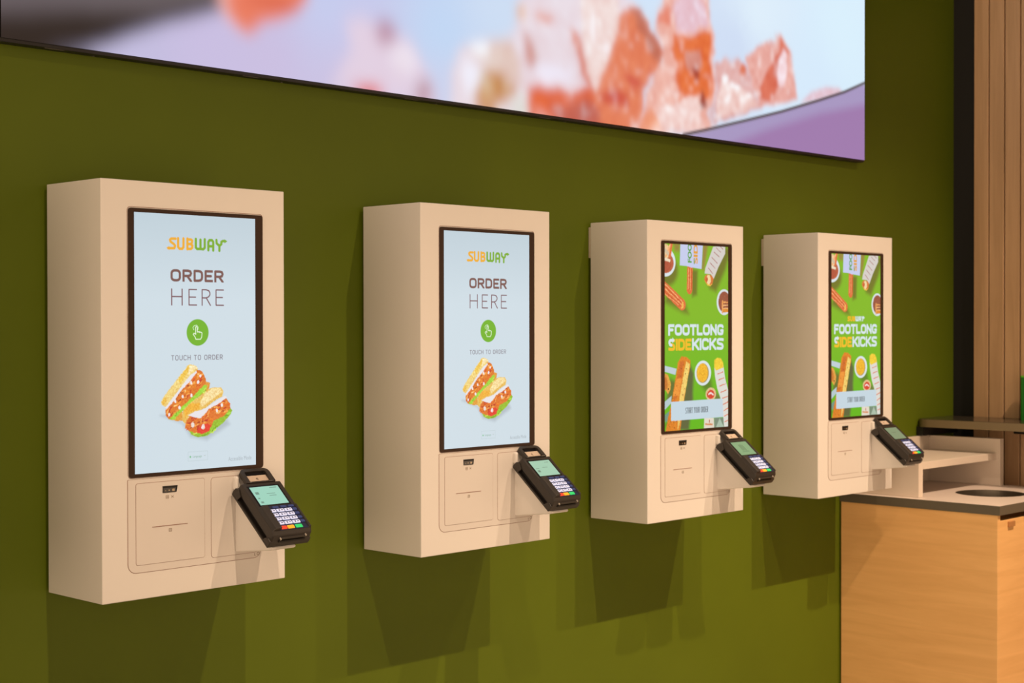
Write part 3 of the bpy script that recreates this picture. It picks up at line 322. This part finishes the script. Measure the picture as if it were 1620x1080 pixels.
# ---------------------------------------------------------------- materials
M = {}
M['green'] = speckle(mat('green_wall_paint', (0.098, 0.139, 0.0058), 0.5, spec=0.2), .04, 3)
M['black_wall'] = mat('black_wall_paint', (0.006, 0.006, 0.007), 0.7)
M['floor'] = speckle(mat('floor_tile', (0.45, 0.41, 0.37), 0.5), .1, 2)
M['ceiling'] = mat('ceiling_paint', (0.05, 0.05, 0.05), 0.9)
M['plank'] = wood('oak_planks', (0.46, 0.29, 0.155), (0.60, 0.385, 0.22), (1.5, 9, .5), .5)
M['cabinet'] = wood('cabinet_laminate', (0.76, 0.44, 0.165), (0.86, 0.52, 0.21), (1.2, 1.2, 14), .45, 2.2)
M['shell'] = mat('kiosk_shell_powder_coat', (0.755, 0.735, 0.705), 0.42, spec=.4)
M['panel'] = mat('kiosk_panel_plastic', (0.70, 0.67, 0.64), 0.4, spec=.4)
M['seam'] = mat('seam_gap', (0.30, 0.17, 0.13), 0.8)
M['bezel'] = mat('bezel_glass', (0.042, 0.024, 0.016), 0.35, spec=.12)
M['black'] = mat('terminal_plastic', (0.022, 0.018, 0.015), 0.42, spec=.5)
M['blackgl'] = mat('terminal_screen_surround', (0.008, 0.007, 0.009), 0.25)
M['deep'] = mat('slot_interior', (0.004, 0.003, 0.003), 0.6)
M['navy'] = mat('keypad_plate', (0.012, 0.016, 0.055), 0.4)
M['navykey'] = mat('function_key', (0.03, 0.045, 0.14), 0.35, emis=(0.03, 0.05, 0.18), estr=.3)
M['white_key'] = mat('number_key_backlit', (0.5, 0.53, 0.62), 0.35, emis=(0.55, 0.62, 0.95), estr=.55)
M['digit'] = mat('key_digit', (0.03, 0.04, 0.12), 0.5)
M['red'] = mat('cancel_key', (0.65, 0.05, 0.02), 0.35, emis=(0.8, 0.06, 0.03), estr=.5)
M['yellow'] = mat('clear_key', (0.75, 0.35, 0.02), 0.35, emis=(0.85, 0.38, 0.02), estr=.5)
M['greenk'] = mat('enter_key', (0.02, 0.45, 0.12), 0.35, emis=(0.03, 0.62, 0.18), estr=.5)
M['silver'] = mat('silver_tab', (0.6, 0.56, 0.5), 0.35, metal=.6)
M['beige'] = mat('contactless_card', (0.55, 0.45, 0.36), 0.5)
M['mark'] = mat('printed_mark', (0.30, 0.24, 0.19), 0.6)
M['lens'] = mat('scanner_glass', (0.012, 0.008, 0.006), 0.1, coat=.5)
M['lens2'] = mat('scanner_optics', (0.45, 0.36, 0.25), 0.3, metal=.5)
M['counter'] = mat('counter_solid_surface', (0.70, 0.62, 0.57), 0.35)
M['edge'] = speckle(mat('counter_edge_band', (0.115, 0.10, 0.072), 0.5), .05, 8)
M['organizer'] = mat('organizer_laminate', (0.70, 0.62, 0.54), 0.45)
M['ledge_top'] = mat('ledge_stone', (0.05, 0.042, 0.032), 0.18)
M['ledge_edge'] = mat('ledge_edge_band', (0.19, 0.15, 0.085), 0.4)
M['pull'] = mat('door_pull_wood', (0.42, 0.20, 0.07), 0.5)  # shade of the finger notch put into a darker wood tone
M['pullgrey'] = mat('latch_grey', (0.10, 0.09, 0.08), 0.5)
M['steel'] = mat('black_steel', (0.008, 0.008, 0.008), 0.5)
M['ring'] = mat('brushed_steel', (0.30, 0.27, 0.22), 0.32, metal=.9)
M['boxgreen'] = mat('green_plastic', (0.004, 0.17, 0.008), 0.5)
M['boxlime'] = mat('lime_plastic', (0.12, 0.50, 0.02), 0.5)
M['ledframe'] = mat('video_wall_frame', (0.006, 0.005, 0.005), 0.45)
M['screen'] = attr_screen('kiosk_lcd', 1.0, .3)
M['ledpic'] = attr_screen('video_wall_leds', 1.0, .6, spec=.1)

# ---------------------------------------------------------------- the room
XE = 3.8742
MB().box(-3.2, XE + .12, 0, .15, 0, 4.4, M['green']).build('wall_back')['kind'] = 'structure'
MB().box(XE, XE + .12, -2.6, 0, 0, 4.4, M['black_wall']).build('wall_right')['kind'] = 'structure'
MB().box(-3.2, XE + .12, -6.0, .15, -.12, 0, M['floor']).build('floor')['kind'] = 'structure'
MB().box(-3.2, XE + .12, -6.0, .15, 4.4, 4.5, M['ceiling']).build('ceiling')['kind'] = 'structure'
b = MB(); pw = 0.0632; y = -0.0962
for k in range(38):
    b.box(XE - .020, XE, y - pw + .0048, y, 0.0, 2.742, M['plank'], bev=.0012, seg=1); y -= pw
b.box(XE - .006, XE - .0001, y, -.0962, 0.0, 2.74, M['steel'])
b.build('trim_1')['kind'] = 'structure'

# ---------------------------------------------------------------- video wall
LW, LH, LX, LZ = 3.2815, 1.26, -0.1115, 2.0825
t = empty('video_wall', (LX, -.032, LZ)); tag(t, 'large wide video wall above the kiosks showing a blurred close-up of diced meat on a plate', 'screen')
fb = MB(); fb.box(0, LW, .0022, .031, 0, LH, M['ledframe'])
fb.box(-.002, LW + .0015, .003, .010, -.007, LH + .003, M['ledframe']); fb.box(0, LW, .005, .031, -.0075, 0, M['ledframe'])
fb.build('frame', t)
cl = MB()
for k in range(7):
    x = .10 + k * .5
    cl.box(x, x + .045, .006, .009, -.0085, -.0065, M['pullgrey']); cl.box(x + .12, x + .124, .02, .024, -.009, -.0065, M['pullgrey'])
cl.build('cabinet_latches', t)['kind'] = 'stuff'
cv = Canvas(LW * 1000, LH * 1000, 6.0, (0, 0, 0))
GX, GY = np.meshgrid(cv.x, cv.y); num = np.zeros(GX.shape + (3,)); den = np.zeros(GX.shape)
for bx, by, r_, g_, b_ in LED_ART['bg']:
    wt = 1 / ((GX - bx) ** 2 + (GY - by) ** 2 + 90 ** 2) ** 1.5; den += wt; num += wt[..., None] * np.array(lin((r_, g_, b_)))
cv.A[:] = num / den[..., None]
cv.ops(LED_ART['ops'][:-3], soft=2.2)
H_, W_ = cv.A.shape[:2]
keep = np.clip((1.6 - np.abs(GX - 3000) * .004), 0, 1) * np.clip((320 - GY) / 60, 0, 1)
wx = (blobs(H_, W_, 26, 1) * 8 + blobs(H_, W_, 9, 2) * 3.2) * (1 - keep); wy = (blobs(H_, W_, 26, 3) * 4 + blobs(H_, W_, 9, 4) * 2.4) * (1 - keep)
lf_ = np.clip((GX - 1150) / 300, .12, 1); wx, wy = wx * lf_, wy * lf_
JJ, II = np.meshgrid(np.arange(H_), np.arange(W_), indexing='ij')
A_ = cv.A[np.clip(JJ + wy, 0, H_ - 1).astype(int), np.clip(II + wx, 0, W_ - 1).astype(int)]
meat = blur(np.clip((A_[..., 0] - A_[..., 2] * .93) * 3.2, 0, 1), 3)[..., None]
meat = meat * (GX > 1000)[..., None]
n1 = blobs(H_, W_, 7, 5) * .55 + blobs(H_, W_, 3.5, 6) * .45; n2 = np.clip(blobs(H_, W_, 8, 7) * 1.3 - .35, 0, 1)
A_ = A_ * (1 + meat * n1[..., None] * np.array([.10, .30, .34])) + meat * n2[..., None] * np.array([.10, .30, .34])
A_ = A_ + 0
soft_, sharp_ = blur(A_, 5.0), blur(A_, 2.0); f_ = np.clip((GX - 1500) / 900, 0, 1)[..., None]
cv.A = np.clip(soft_ * (1 - f_) + sharp_ * f_, 0, 1).astype(np.float32)
cv.ops(LED_ART['ops'][-3:], soft=2.2)
me = picture_mesh('picture', cv, LW, LH, M['ledpic'], flip=True)
o = bpy.data.objects.new('led_picture', me); COL.objects.link(o); o.parent = t

# ---------------------------------------------------------------- kiosks
XK = [0.0, 0.8619, 1.7193, 2.5805]; KW, KH, KF, KB, KZ = 0.4548, 0.850, -0.2203, -0.0102, 0.944
PX0, PX1, PZ0, PZ1 = .0743, .3748, .2555, .7862
PW, PH = PX1 - PX0, PZ1 - PZ0
def order_picture():
    a = ORDER_ART; c = Canvas(PW * 1000, PH * 1000, .75, lin((202, 217, 226)))
    yy = c.y[:, None] / 530
    g = np.clip(yy * 3, 0, 1)[..., None]; top = np.array(lin((190, 207, 217))); mid = np.array(lin((205, 220, 229)))
    c.A[:] = top * (1 - g) + mid * g
    c.ops(a['logo_y'], wmul=5.6); c.ops(a['logo_g'], wmul=5.6)
    c.word('ORDER', a['ORDER'], (120, 84, 80), 5.4, 3.6)
    x0, y0, x1, y1 = a['HERE']; h = y1 - y0; W_ = x1 - x0; k = (118, 76, 84); wd = 2.6
    def st(p): c.op('s', lin(k), .3, [v for q in p for v in (x0 + q[0] * W_, y0 + q[1] * h)], wd)
    st([(.01, 0), (.01, 1)]); st([(.205, 0), (.205, 1)]); st([(.01, .47), (.205, .47)])
    for ex in (.335, .855):
        st([(ex + .145, .01), (ex, .01), (ex, .99), (ex + .145, .99)]); st([(ex, .49), (ex + .125, .49)])
    st([(.585, 1), (.585, .01), (.66, .01), (.715, .07), (.735, .2), (.735, .33), (.71, .46), (.66, .53), (.585, .53)]); st([(.665, .53), (.745, 1)])
    x0, y0, x1, y1 = a['btn']; cx, cy = (x0 + x1) / 2, (y0 + y1) / 2
    c.op('e', lin((112, 178, 44)), .4, [cx, cy, cx + 27.4, cy + 27.8])
    c.ops(a['hand_ops'])
    c.word('TOUCH TO ORDER', a['TOUCH TO ORDER'], (112, 100, 112), 1.35, 2.4)
    c.ops(a['art'])
    mottle(c, 300, 468, lambda A: A[..., :2].max(-1) - A[..., 2] * 1.05 - .04, (.16, .36, .6), 7.0)
    x0, y0, x1, y1 = a['lang']
    for p in ([x0, y0, x1, y0], [x1, y0, x1, y1], [x1, y1, x0, y1], [x0, y1, x0, y0]): c.op('s', lin((186, 204, 208)), .5, p, .8)
    c.ops(a['misc']); c.text('Language', a['langtxt'], (132, 176, 152)); c.text('Accessible Mode', a['res'], (164, 176, 184))
    return c
def side_picture(logo):
    a = SIDE_ART; c = Canvas(PW * 1000, PH * 1000, 1.0, lin((124, 184, 38)))
    yy = np.clip((c.y[:, None] - 200) / 300, 0, 1)[..., None]
    c.A[:] = np.array(lin((128, 184, 40))) * (1 - yy) + np.array(lin((98, 182, 28))) * yy
    c.ops(a['art'])
    mottle(c, 0, 531, lambda A: A[..., 0] - A[..., 1] * 1.15 - .03, (.18, .38, .5), 6.0)
    wht = (214, 228, 234); ye = (242, 186, 42)
    x0, y0, x1, y1 = a['FOO']; c.text('FOO', [x0, -3, x1, y1 - .5], (84, 160, 60), bold=.04, rot=True)
    x0, y0, x1, y1 = a['SID']; c.text('SID', [x0, -3, x1, y1 - .5], (226, 160, 60), bold=.04, rot=True)
    c.op('s', lin((84, 160, 110)), .6, [x0 + 3, y1 - 1, x0 + 3, y1 - 13], 4)
    c.word('FOOTLONG', a['FOOTLONG'], wht, 8.3, 2.0)
    c.word('KICKS', a['KICKS'], wht, 8.3, 2.0)
    x0, y0, x1, y1 = a['SIDE']
    c.word('IDE', [x0 + 35, y0 - 1, x1 - 1, y1 + 2], ye, 8.3, 2.0)
    c.word('S', [x0 + 1, y0 - 1, x0 + 32, y1 + 2], ye, 8.3, 2.0)
    c.op('s', lin(wht), .5, [x0 + 22, y0 + 3.2, x0 + 10, y0 + 3.2, x0 + 5.5, y0 + 6.5, x0 + 5.2, y0 + 11, x0 + 8, y0 + 15.5, x0 + 14, y0 + 17], 8.3)
    c.op('p', lin(wht), .5, [x0 + 19, y0 - 5.5, x0 + 29, y0 + 3.2, x0 + 19, y0 + 11.5])
    c.word('START YOUR ORDER', a['START'], (84, 96, 102), 1.9, 1.3)
    if logo:
        x0, y0, x1, y1 = a['logo']; xm = x0 + (x1 - x0) * .44
        c.word('SUB', [x0, y0, xm, y1], (240, 182, 40), 4.6, 1.2); c.word('WAY', [xm + 1.2, y0, x1 - 6, y1], wht, 4.6, 1.2)
        c.op('p', lin(wht), .5, [x1 - 9, y0 - 1, x1, y0 + 5, x1 - 9, y0 + 11])
    return c
order_me = picture_mesh('order_picture', order_picture(), PW, PH, M['screen'])
side_me = picture_mesh('sidekicks_picture', side_picture(False), PW, PH, M['screen'])
side_logo_me = picture_mesh('sidekicks_logo_picture', side_picture(True), PW, PH, M['screen'])

def make_kiosk(x, picture, label, mount_in):
    t = empty('self_order_kiosk', (x, 0, KZ))
    tag(t, label, 'ordering kiosk', 'ordering kiosks in a row on the green wall')
    MB().box(0, KW, KF, KB, 0, KH, M['shell'], bev=.0016, seg=2).build('housing', t)
    b = MB(); b.box(mount_in, KW - .02, KB, 0, KH - .10, KH - .012, M['organizer']); b.build('wall_mount', t)
    b = MB(); b.box(.03, KW - .03, KB, 0, .06, KH - .16, M['steel']); b.build('mounting_plate', t)
    # bezel with a hairline groove round it
    b = MB(); f = KF
    b.ring(rrect(.0592, .3966, .2470, .7972, .008), rrect(.0600, .3958, .2478, .7962, .0075), 'y', f - .0004, f + .0004, M['seam'])
    b.prism(rrect(.0612, .3950, .2482, .7945, .006), 'y', f - .0022, f + .0005, M['bezel'])
    bz = b.build('screen_bezel', t)
    o = bpy.data.objects.new('display', picture); COL.objects.link(o); o.parent = t; o.location = (PX0, f - .0027, PZ0)
    # service panel with two doors
    b = MB(); b.prism(rrect(.0578, .3894, .0534, .2446, (.020, .018, .002, .002)), 'y', f - .0003, f + .0004, M['seam'])
    b.prism(rrect(.0589, .3883, .0545, .2440, (.019, .017, .0015, .0015)), 'y', f - .0009, f + .0004, M['panel'])
    sp = b.build('service_panel', t)
    b = MB(); b.prism(rrect(.0764, .2434, .0690, .2362, .005), 'y', f - .0011, f - .0002, M['seam'])
    b.prism(rrect(.0772, .2426, .0698, .2354, .0045), 'y', f - .0017, f - .0002, M['panel'])
    b.build('printer_door', sp)
    b = MB(); b.prism(rrect(.2592, .3790, .0655, .2355, .007), 'y', f - .0011, f - .0002, M['seam'])
    b.prism(rrect(.2600, .3782, .0663, .2347, .0065), 'y', f - .0017, f - .0002, M['panel'])
    b.build('terminal_door', sp)
    b = MB(); b.prism([(.1396, .2262), (.1758, .2262), (.1732, .2124), (.1400, .2124)], 'y', f - .0026, f - .001, M['deep'])
    b.prism([(.1410, .2220), (.1715, .2220), (.1700, .2135), (.1410, .2135)], 'y', f - .0030, f - .001, M['lens'])
    b.box(.153, .156, f - .0034, f - .001, .2160, .2185, M['lens2']); b.box(.162, .168, f - .0034, f - .001, .2150, .2195, M['lens2'])
    b.box(.145, .147, f - .0034, f - .001, .2160, .2172, M['lens2'])
    b.build('barcode_scanner', sp)
    b = MB(); b.box(.1147, .2003, f - .0022, f - .001, .1438, .1452, M['seam']); b.build('receipt_slot', sp)
    y0, y1 = f - .0021, f - .0012
    b = MB()
    for (cx, cz) in ((.151, .2035),):
        b.ring(rrect(cx - .0035, cx + .0035, cz - .0035, cz + .0035, .001, 2), rrect(cx - .0026, cx + .0026, cz - .0026, cz + .0026, .0006, 2), 'y', y0, y1, M['mark'])
        b.box(cx - .0012, cx + .0012, y0, y1, cz - .0012, cz + .0012, M['mark'])
    b.build('printed_icon', sp); b = MB()
    b.prism([(.160, .2065), (.1635, .204), (.167, .2065), (.1648, .2035), (.167, .2005), (.1635, .203), (.160, .2005), (.1622, .2035)], 'y', y0, y1, M['mark'])
    b.build('printed_icon', sp); b = MB()
    b.ring(rrect(.1546, .1616, .1312, .1384, .001, 2), rrect(.1555, .1607, .1321, .1375, .0006, 2), 'y', y0, y1, M['mark'])
    b.box(.1565, .1597, y0, y1, .1355, .1361, M['mark']); b.box(.1565, .1597, y0, y1, .1340, .1346, M['mark'])
    b.build('printed_icon', sp); b = MB()
    y0, y1 = f - .0013, f - .0008
    b.box(.3715, .3725, y0, y1, .0590, .0640, M['mark']); b.box(.3715, .3745, y0, y1, .0580, .0588, M['mark'])
    b.build('printed_icon', sp); b = MB()
    b.ring(rrect(.378, .3845, .0590, .0655, .001, 2), rrect(.3790, .3835, .0600, .0645, .0006, 2), 'y', y0, y1, M['mark'])
    b.build('printed_icon', sp)
    # bracket that carries the card terminal
    b = MB(); z = -KZ
    P = [(KF + .001, 1.0159 + z), (-.3405, 1.0300 + z), (-.3480, 1.0320 + z), (-.3499, 1.0357 + z), (-.2419, 1.1262 + z), (-.2310, 1.1580 + z), (-.2245, 1.1770 + z), (KF + .001, 1.1770 + z)]
    b.prism(P, 'x', .3224, .3850, M['shell'], bev=.003, seg=3)
    b.box(.3150, .3245, -.2340, KF + .001, .204, .2345, M['shell'], bev=.005, seg=3)
    b.build('terminal_bracket', t)
    return t
KL = ['white wall kiosk with pale ORDER HERE screen, leftmost and largest of the four',
      'white wall kiosk with pale ORDER HERE screen, second from the left of the four',
      'white wall kiosk with green food screen, no small logo above FOOTLONG, third from left',
      'white wall kiosk with green food screen, small logo above FOOTLONG, beside the wooden cabinet']
for i, (x, pm) in enumerate(zip(XK, (order_me, order_me, side_me, side_logo_me))):
    make_kiosk(x, pm, KL[i], .03 if i < 2 else .004)

make_kiosk(-.8619, side_me, 'white wall-mounted ordering kiosk standing beyond the left edge of the picture', .03)
# ---------------------------------------------------------------- card terminals (local x across, -y down the slope, z out of the face)
def key(mt, x, s, wd, ln, digit=True, digit_w=.3):
    b = MB(); b.box(x - wd / 2, x + wd / 2, -s - ln / 2, -s + ln / 2, .0365, .0388, mt, bev=.0009, seg=2)
    if digit:
        b.box(x - wd * digit_w / 2 - .002, x - .002, -s - ln * .26, -s + ln * .26, .0384, .03895, M['digit']); b.box(x + .0015, x + .006, -s - ln * .1, -s + ln * .12, .0384, .03895, M['digit'])
    return b
def make_terminal(loc, label, tint, marks):
    t = empty('card_terminal', loc, (math.radians(40), 0, 0))
    tag(t, label, 'card terminal', 'card terminals on the kiosks')
    b = MB(); K = M['black']
    b.box(0, .108, -.160, 0, -.003, .0012, K, bev=.001)
    b.prism([(.001, .000), (.001, .006), (-.0013, .016), (-.012, .022), (-.026, .013), (-.022, 0)], 'x', 0.0005, .1075, K, bev=.0012)
    b.prism([(-.138, 0), (-.141, .0085), (-.150, .016), (-.1605, .014), (-.1615, .004), (-.1605, 0)], 'x', 0.0005, .1075, K, bev=.0012)
    b.box(.012, .096, -.14, -.02, .001, .0125, M['deep'])
    b.build('cradle', t)
    b = MB()
    P = [(-.006, .017), (-.006, .030), (-.010, .036), (-.150, .036), (-.1575, .028), (-.1612, .006), (-.150, .004), (-.140, .0105), (-.028, .0125)]
    b.prism(P, 'x', .0032, .1048, K, bev=.0026, seg=3)
    bd = b.build('body', t)
    b = MB(); b.prism([(.0034, .034), (.0255, .0362), (.0240, .0445), (.0085, .0425)], 'y', -.150, -.083, K, bev=.0012); b.build('keypad_shield', bd); b = MB()
    b.prism([(.1046, .034), (.0965, .0362), (.0985, .0400), (.1030, .0395)], 'y', -.150, -.083, K, bev=.001)
    b.build('keypad_shield', bd)
    b = MB(); b.box(.0105, .0935, -.0800, -.0185, .0355, .0367, M['blackgl'], bev=.0005, seg=1)
    dm = mat('terminal_lcd', (0.02, 0.03, 0.03), .25, emis=tint, estr=1.0)
    b.box(.0145, .0885, -.0760, -.0232, .0360, .0371, dm)
    ds = mat('terminal_lcd_marks', (0.02, 0.02, 0.02), .4, emis=[v * .45 for v in tint], estr=1.0)
    for (x0, x1, s0, s1) in marks: b.box(x0, x1, -s1, -s0, .0370, .03725, ds)
    b.build('display', t)
    b = MB(); b.box(.0215, .0975, -.1505, -.0805, .0356, .0366, M['navy'], bev=.0004, seg=1); kp = b.build('keypad', t)
    for x in (.046, .067, .087): key(M['navykey'], x, .0860, .015, .0055, False).build('function_key', kp)
    for r in range(4):
        s = .0960 + r * .0119
        for x in (.0325, .0535, .0745):
            key(M['white_key'], x, s, .0185, .0082).build('number_key', kp)
        key(M['navykey'], .0915, s, .010, .0070, False).build('function_key', kp)
    for x, k in ((.0330, 'red'), (.0525, 'yellow'), (.0735, 'greenk')): key(M[k], x, .1445, .0175, .0088, False).build({'red': 'cancel_key', 'yellow': 'clear_key', 'greenk': 'enter_key'}[k], kp)
    # card slot in the nose
    b = MB(); b.box(.024, .088, -.1625, -.150, .0205, .0245, K, bev=.001); b.box(.022, .090, -.1622, -.150, .0115, .0165, M['deep'])
    b.box(.0225, .0255, -.1632, -.158, .0195, .0235, M['silver'], bev=.0006); b.box(.0865, .0895, -.1632, -.158, .0235, .0270, M['silver'], bev=.0006)
    b.build('card_slot', t)
    b = MB(); b.ring(rrect(.0165, .0925, -.010, .0310, (.002, .002, .012, .012), 6), rrect(.0265, .0815, -.0065, .0232, (.002, .002, .004, .004), 6), 'z', .0285, .0375, K)
    lp = b.build('contactless_reader', t)
    b = MB(); b.box(.0262, .0818, -.0065, .0155, .0300, .0320, M['beige']); b.box(.0262, .0818, .0155, .0235, .0290, .0315, M['blackgl'])
    cx, cy = .050, .006
    for rr in (.002, .004, .006):
        for k in range(5):
            a = math.radians(-40 + 16 * k); px, py = cx + rr * math.cos(a), cy + rr * math.sin(a)
            b.box(px - .0006, px + .0006, py - .0009, py + .0009, .0319, .0323, M['mark'])
    b.build('contactless_label', lp)
    b = MB(); b.box(.0205, .0305, -.0095, -.0065, .0350, .0375, M['silver'], bev=.0006); b.build('silver_tab', bd); b = MB(); b.box(.0745, .0875, -.0095, -.0065, .0350, .0375, M['silver'], bev=.0006)
    b.build('silver_tab', bd)
    return t
TO = Vector((.3090, -.2271, 1.1429))
mk1 = [(.020, .029, .038, .045), (.048, .070, .044, .0455), (.052, .070, .050, .0515), (.019, .024, .055, .058), (.020, .027, .066, .071), (.064, .082, .027, .029)]
mk2 = [(.020, .029, .056, .063), (.045, .064, .047, .0485), (.066, .080, .030, .0315), (.020, .032, .049, .0505)]
mk3 = [(.040, .043, .034, .058), (.047, .050, .034, .058), (.055, .058, .036, .060), (.034, .066, .062, .0635)]
TL = ['black card terminal with pale aqua display on the leftmost kiosk', 'black card terminal with pale green display on the second kiosk from the left',
      'black card terminal with mid-green display on the third kiosk from the left', 'black card terminal with dull grey-green display on the rightmost kiosk, beside the white shelf']
for i, (tn, mk) in enumerate((((.33, .63, .50), mk1), ((.36, .58, .42), mk2), ((.22, .37, .18), mk3), ((.20, .27, .15), [(.030, .060, .045, .0462)]))):
    make_terminal(TO + Vector((XK[i], 0, 0)), TL[i], tn, mk)

# ---------------------------------------------------------------- waste cabinet
CX0, CX1, CY, CZ = 3.0588, 3.714, -.599, .9105
t = empty('waste_cabinet', (CX0, -.0015, 0)); tag(t, 'oak-finish waste cabinet with a round hole in its pale top, right of the kiosks', 'cabinet')
W = CX1 - CX0; HC = (.345, -.392); HR = .119
b = MB(); b.box(.002, .020, -.591, -.004, .0, .8795, M['cabinet'], bev=.001, seg=1); b.build('side_panel', t)
b = MB(); b.box(W - .020, W - .002, -.591, -.004, .0, .8795, M['cabinet'], bev=.001, seg=1); b.build('side_panel', t)
b = MB(); b.box(.020, W - .020, -.022, -.004, .06, .8795, M['cabinet']); b.box(.020, W - .020, -.56, -.02, .06, .078, M['cabinet']); b.box(.02, W - .02, -.55, -.53, 0, .06, M['steel']); b.build('carcass', t)
b = MB(); b.box(.0215, W - .0215, -.589, -.571, .085, .860, M['cabinet'], bev=.001, seg=1); dr = b.build('door', t)
b = MB(); b.box(.075, .115, -.597, -.588, .836, .853, M['pull'], bev=.001, seg=1); b.build('door_pull', dr)  # darker block standing in for the shadowed finger-pull notch
# top with a round hole: ring of quads from the hole to the rectangle
b = MB(); N = 64; ci = []; ro = []
for k in range(N):
    a = 2 * math.pi * k / N; dx, dy = math.cos(a), math.sin(a); ci.append((HC[0] + HR * dx, HC[1] + HR * dy))
    ts = []
    if dx > 1e-9: ts.append((W - HC[0]) / dx)
    if dx < -1e-9: ts.append(-HC[0] / dx)
    if dy > 1e-9: ts.append(-HC[1] / dy)
    if dy < -1e-9: ts.append((CY - HC[1]) / dy)
    r_ = min(ts); ro.append([HC[0] + r_ * dx, HC[1] + r_ * dy])
for (cx, cy) in ((0, 0), (W, 0), (W, CY), (0, CY)):
    k = min(range(N), key=lambda q: (ro[q][0] - cx) ** 2 + (ro[q][1] - cy) ** 2); ro[k] = [cx, cy]
b.ring(ro, ci, 'z', CZ - .0305, CZ, M['edge'])
im = b.mi(M['counter'])
b.bm.normal_update()
for f in b.bm.faces:
    if f.normal.z > .9 or (abs(f.normal.z) < .1 and math.hypot(f.calc_center_median().x - HC[0], f.calc_center_median().y - HC[1]) < HR + .01 and f.calc_area() < .01): f.material_index = im
b.build('countertop', t)
b = MB()
co = [(HC[0] + HR * math.cos(2 * math.pi * k / N), HC[1] + HR * math.sin(2 * math.pi * k / N)) for k in range(N)]
c2 = [(HC[0] + (HR - .003) * math.cos(2 * math.pi * k / N), HC[1] + (HR - .003) * math.sin(2 * math.pi * k / N)) for k in range(N)]
b.ring(co, c2, 'z', CZ - .055, CZ - .0002, M['ring']); b.build('waste_chute', t)

# ---------------------------------------------------------------- tray organizer on the cabinet
OX0, OX1, OY = 3.0975, 3.6865, -.2872
t = empty('tray_organizer', (OX0, 0, CZ + .0003)); tag(t, 'white open tray organizer with one shelf, standing on the cabinet top against the green wall', 'organizer')
W = OX1 - OX0; O_ = M['organizer']
MB().box(0, .028, OY, -.016, 0, .1197, O_, bev=.0008, seg=1).build('left_panel', t)
MB().box(W - .028, W, -.302, -.016, 0, .1715, O_, bev=.0008, seg=1).build('right_panel', t)
MB().box(0, W, -.016, -.001, 0, .1715, O_, bev=.0008, seg=1).build('back_panel', t)
MB().box(.028, W - .028, OY, -.016, .0947, .1197, O_, bev=.0008, seg=1).build('shelf', t)

# ---------------------------------------------------------------- dark ledge with a black bar below it and the things by it
t = empty('wall_ledge', (3.579, 0, 1.1463)); tag(t, 'dark stone bar ledge along the wooden planks, its rounded end against the green wall', 'ledge')
LX1 = XE - .021 - 3.579
P = [(LX1, -.001), (.035, -.001)] + [(.040 - .040 * math.sin(a), -.002 - .052 * (1 - math.cos(a))) for a in [math.radians(9 * k) for k in range(0, 11)]] + [(0, -1.9), (LX1, -1.9)]
b = MB(); b.prism(P, 'z', -.0285, 0, M['ledge_edge']); b.prism([(x + (.001 if x < .2 else 0), y) for x, y in P], 'z', 0, .0012, M['ledge_top'])
b.build('ledge_slab', t)
b = MB(); b.box(.010, LX1, -.030, -.002, -.062, -.0290, M['steel']); b.build('support_bracket', t)  # black bar close under the slab, along the green wall
o = MB().box(-.014, .0, -.20, .20, -.005, .006, M['steel'], bev=.002).build('wall_rail'); o.location = (XE - .0205, -.4655, 1.0945)
tag(o, 'short black horizontal rail on the planks beneath the dark ledge', 'rail')
t = empty('green_box', (3.75, -.336, 1.1476)); tag(t, 'green box with a lime rim standing on the dark ledge at the right edge', 'box')
b = MB(); b.ring(rrect(0, .075, -.12, 0, .004, 3), rrect(.003, .072, -.117, -.003, .003, 3), 'z', 0, .158, M['boxgreen']); b.box(.003, .072, -.117, -.003, 0, .003, M['boxgreen']); b.build('container', t)
b = MB(); b.ring(rrect(-.001, .076, -.121, .001, .004, 3), rrect(.003, .072, -.117, -.003, .003, 3), 'z', .158, .164, M['boxlime']); b.build('rim', t)
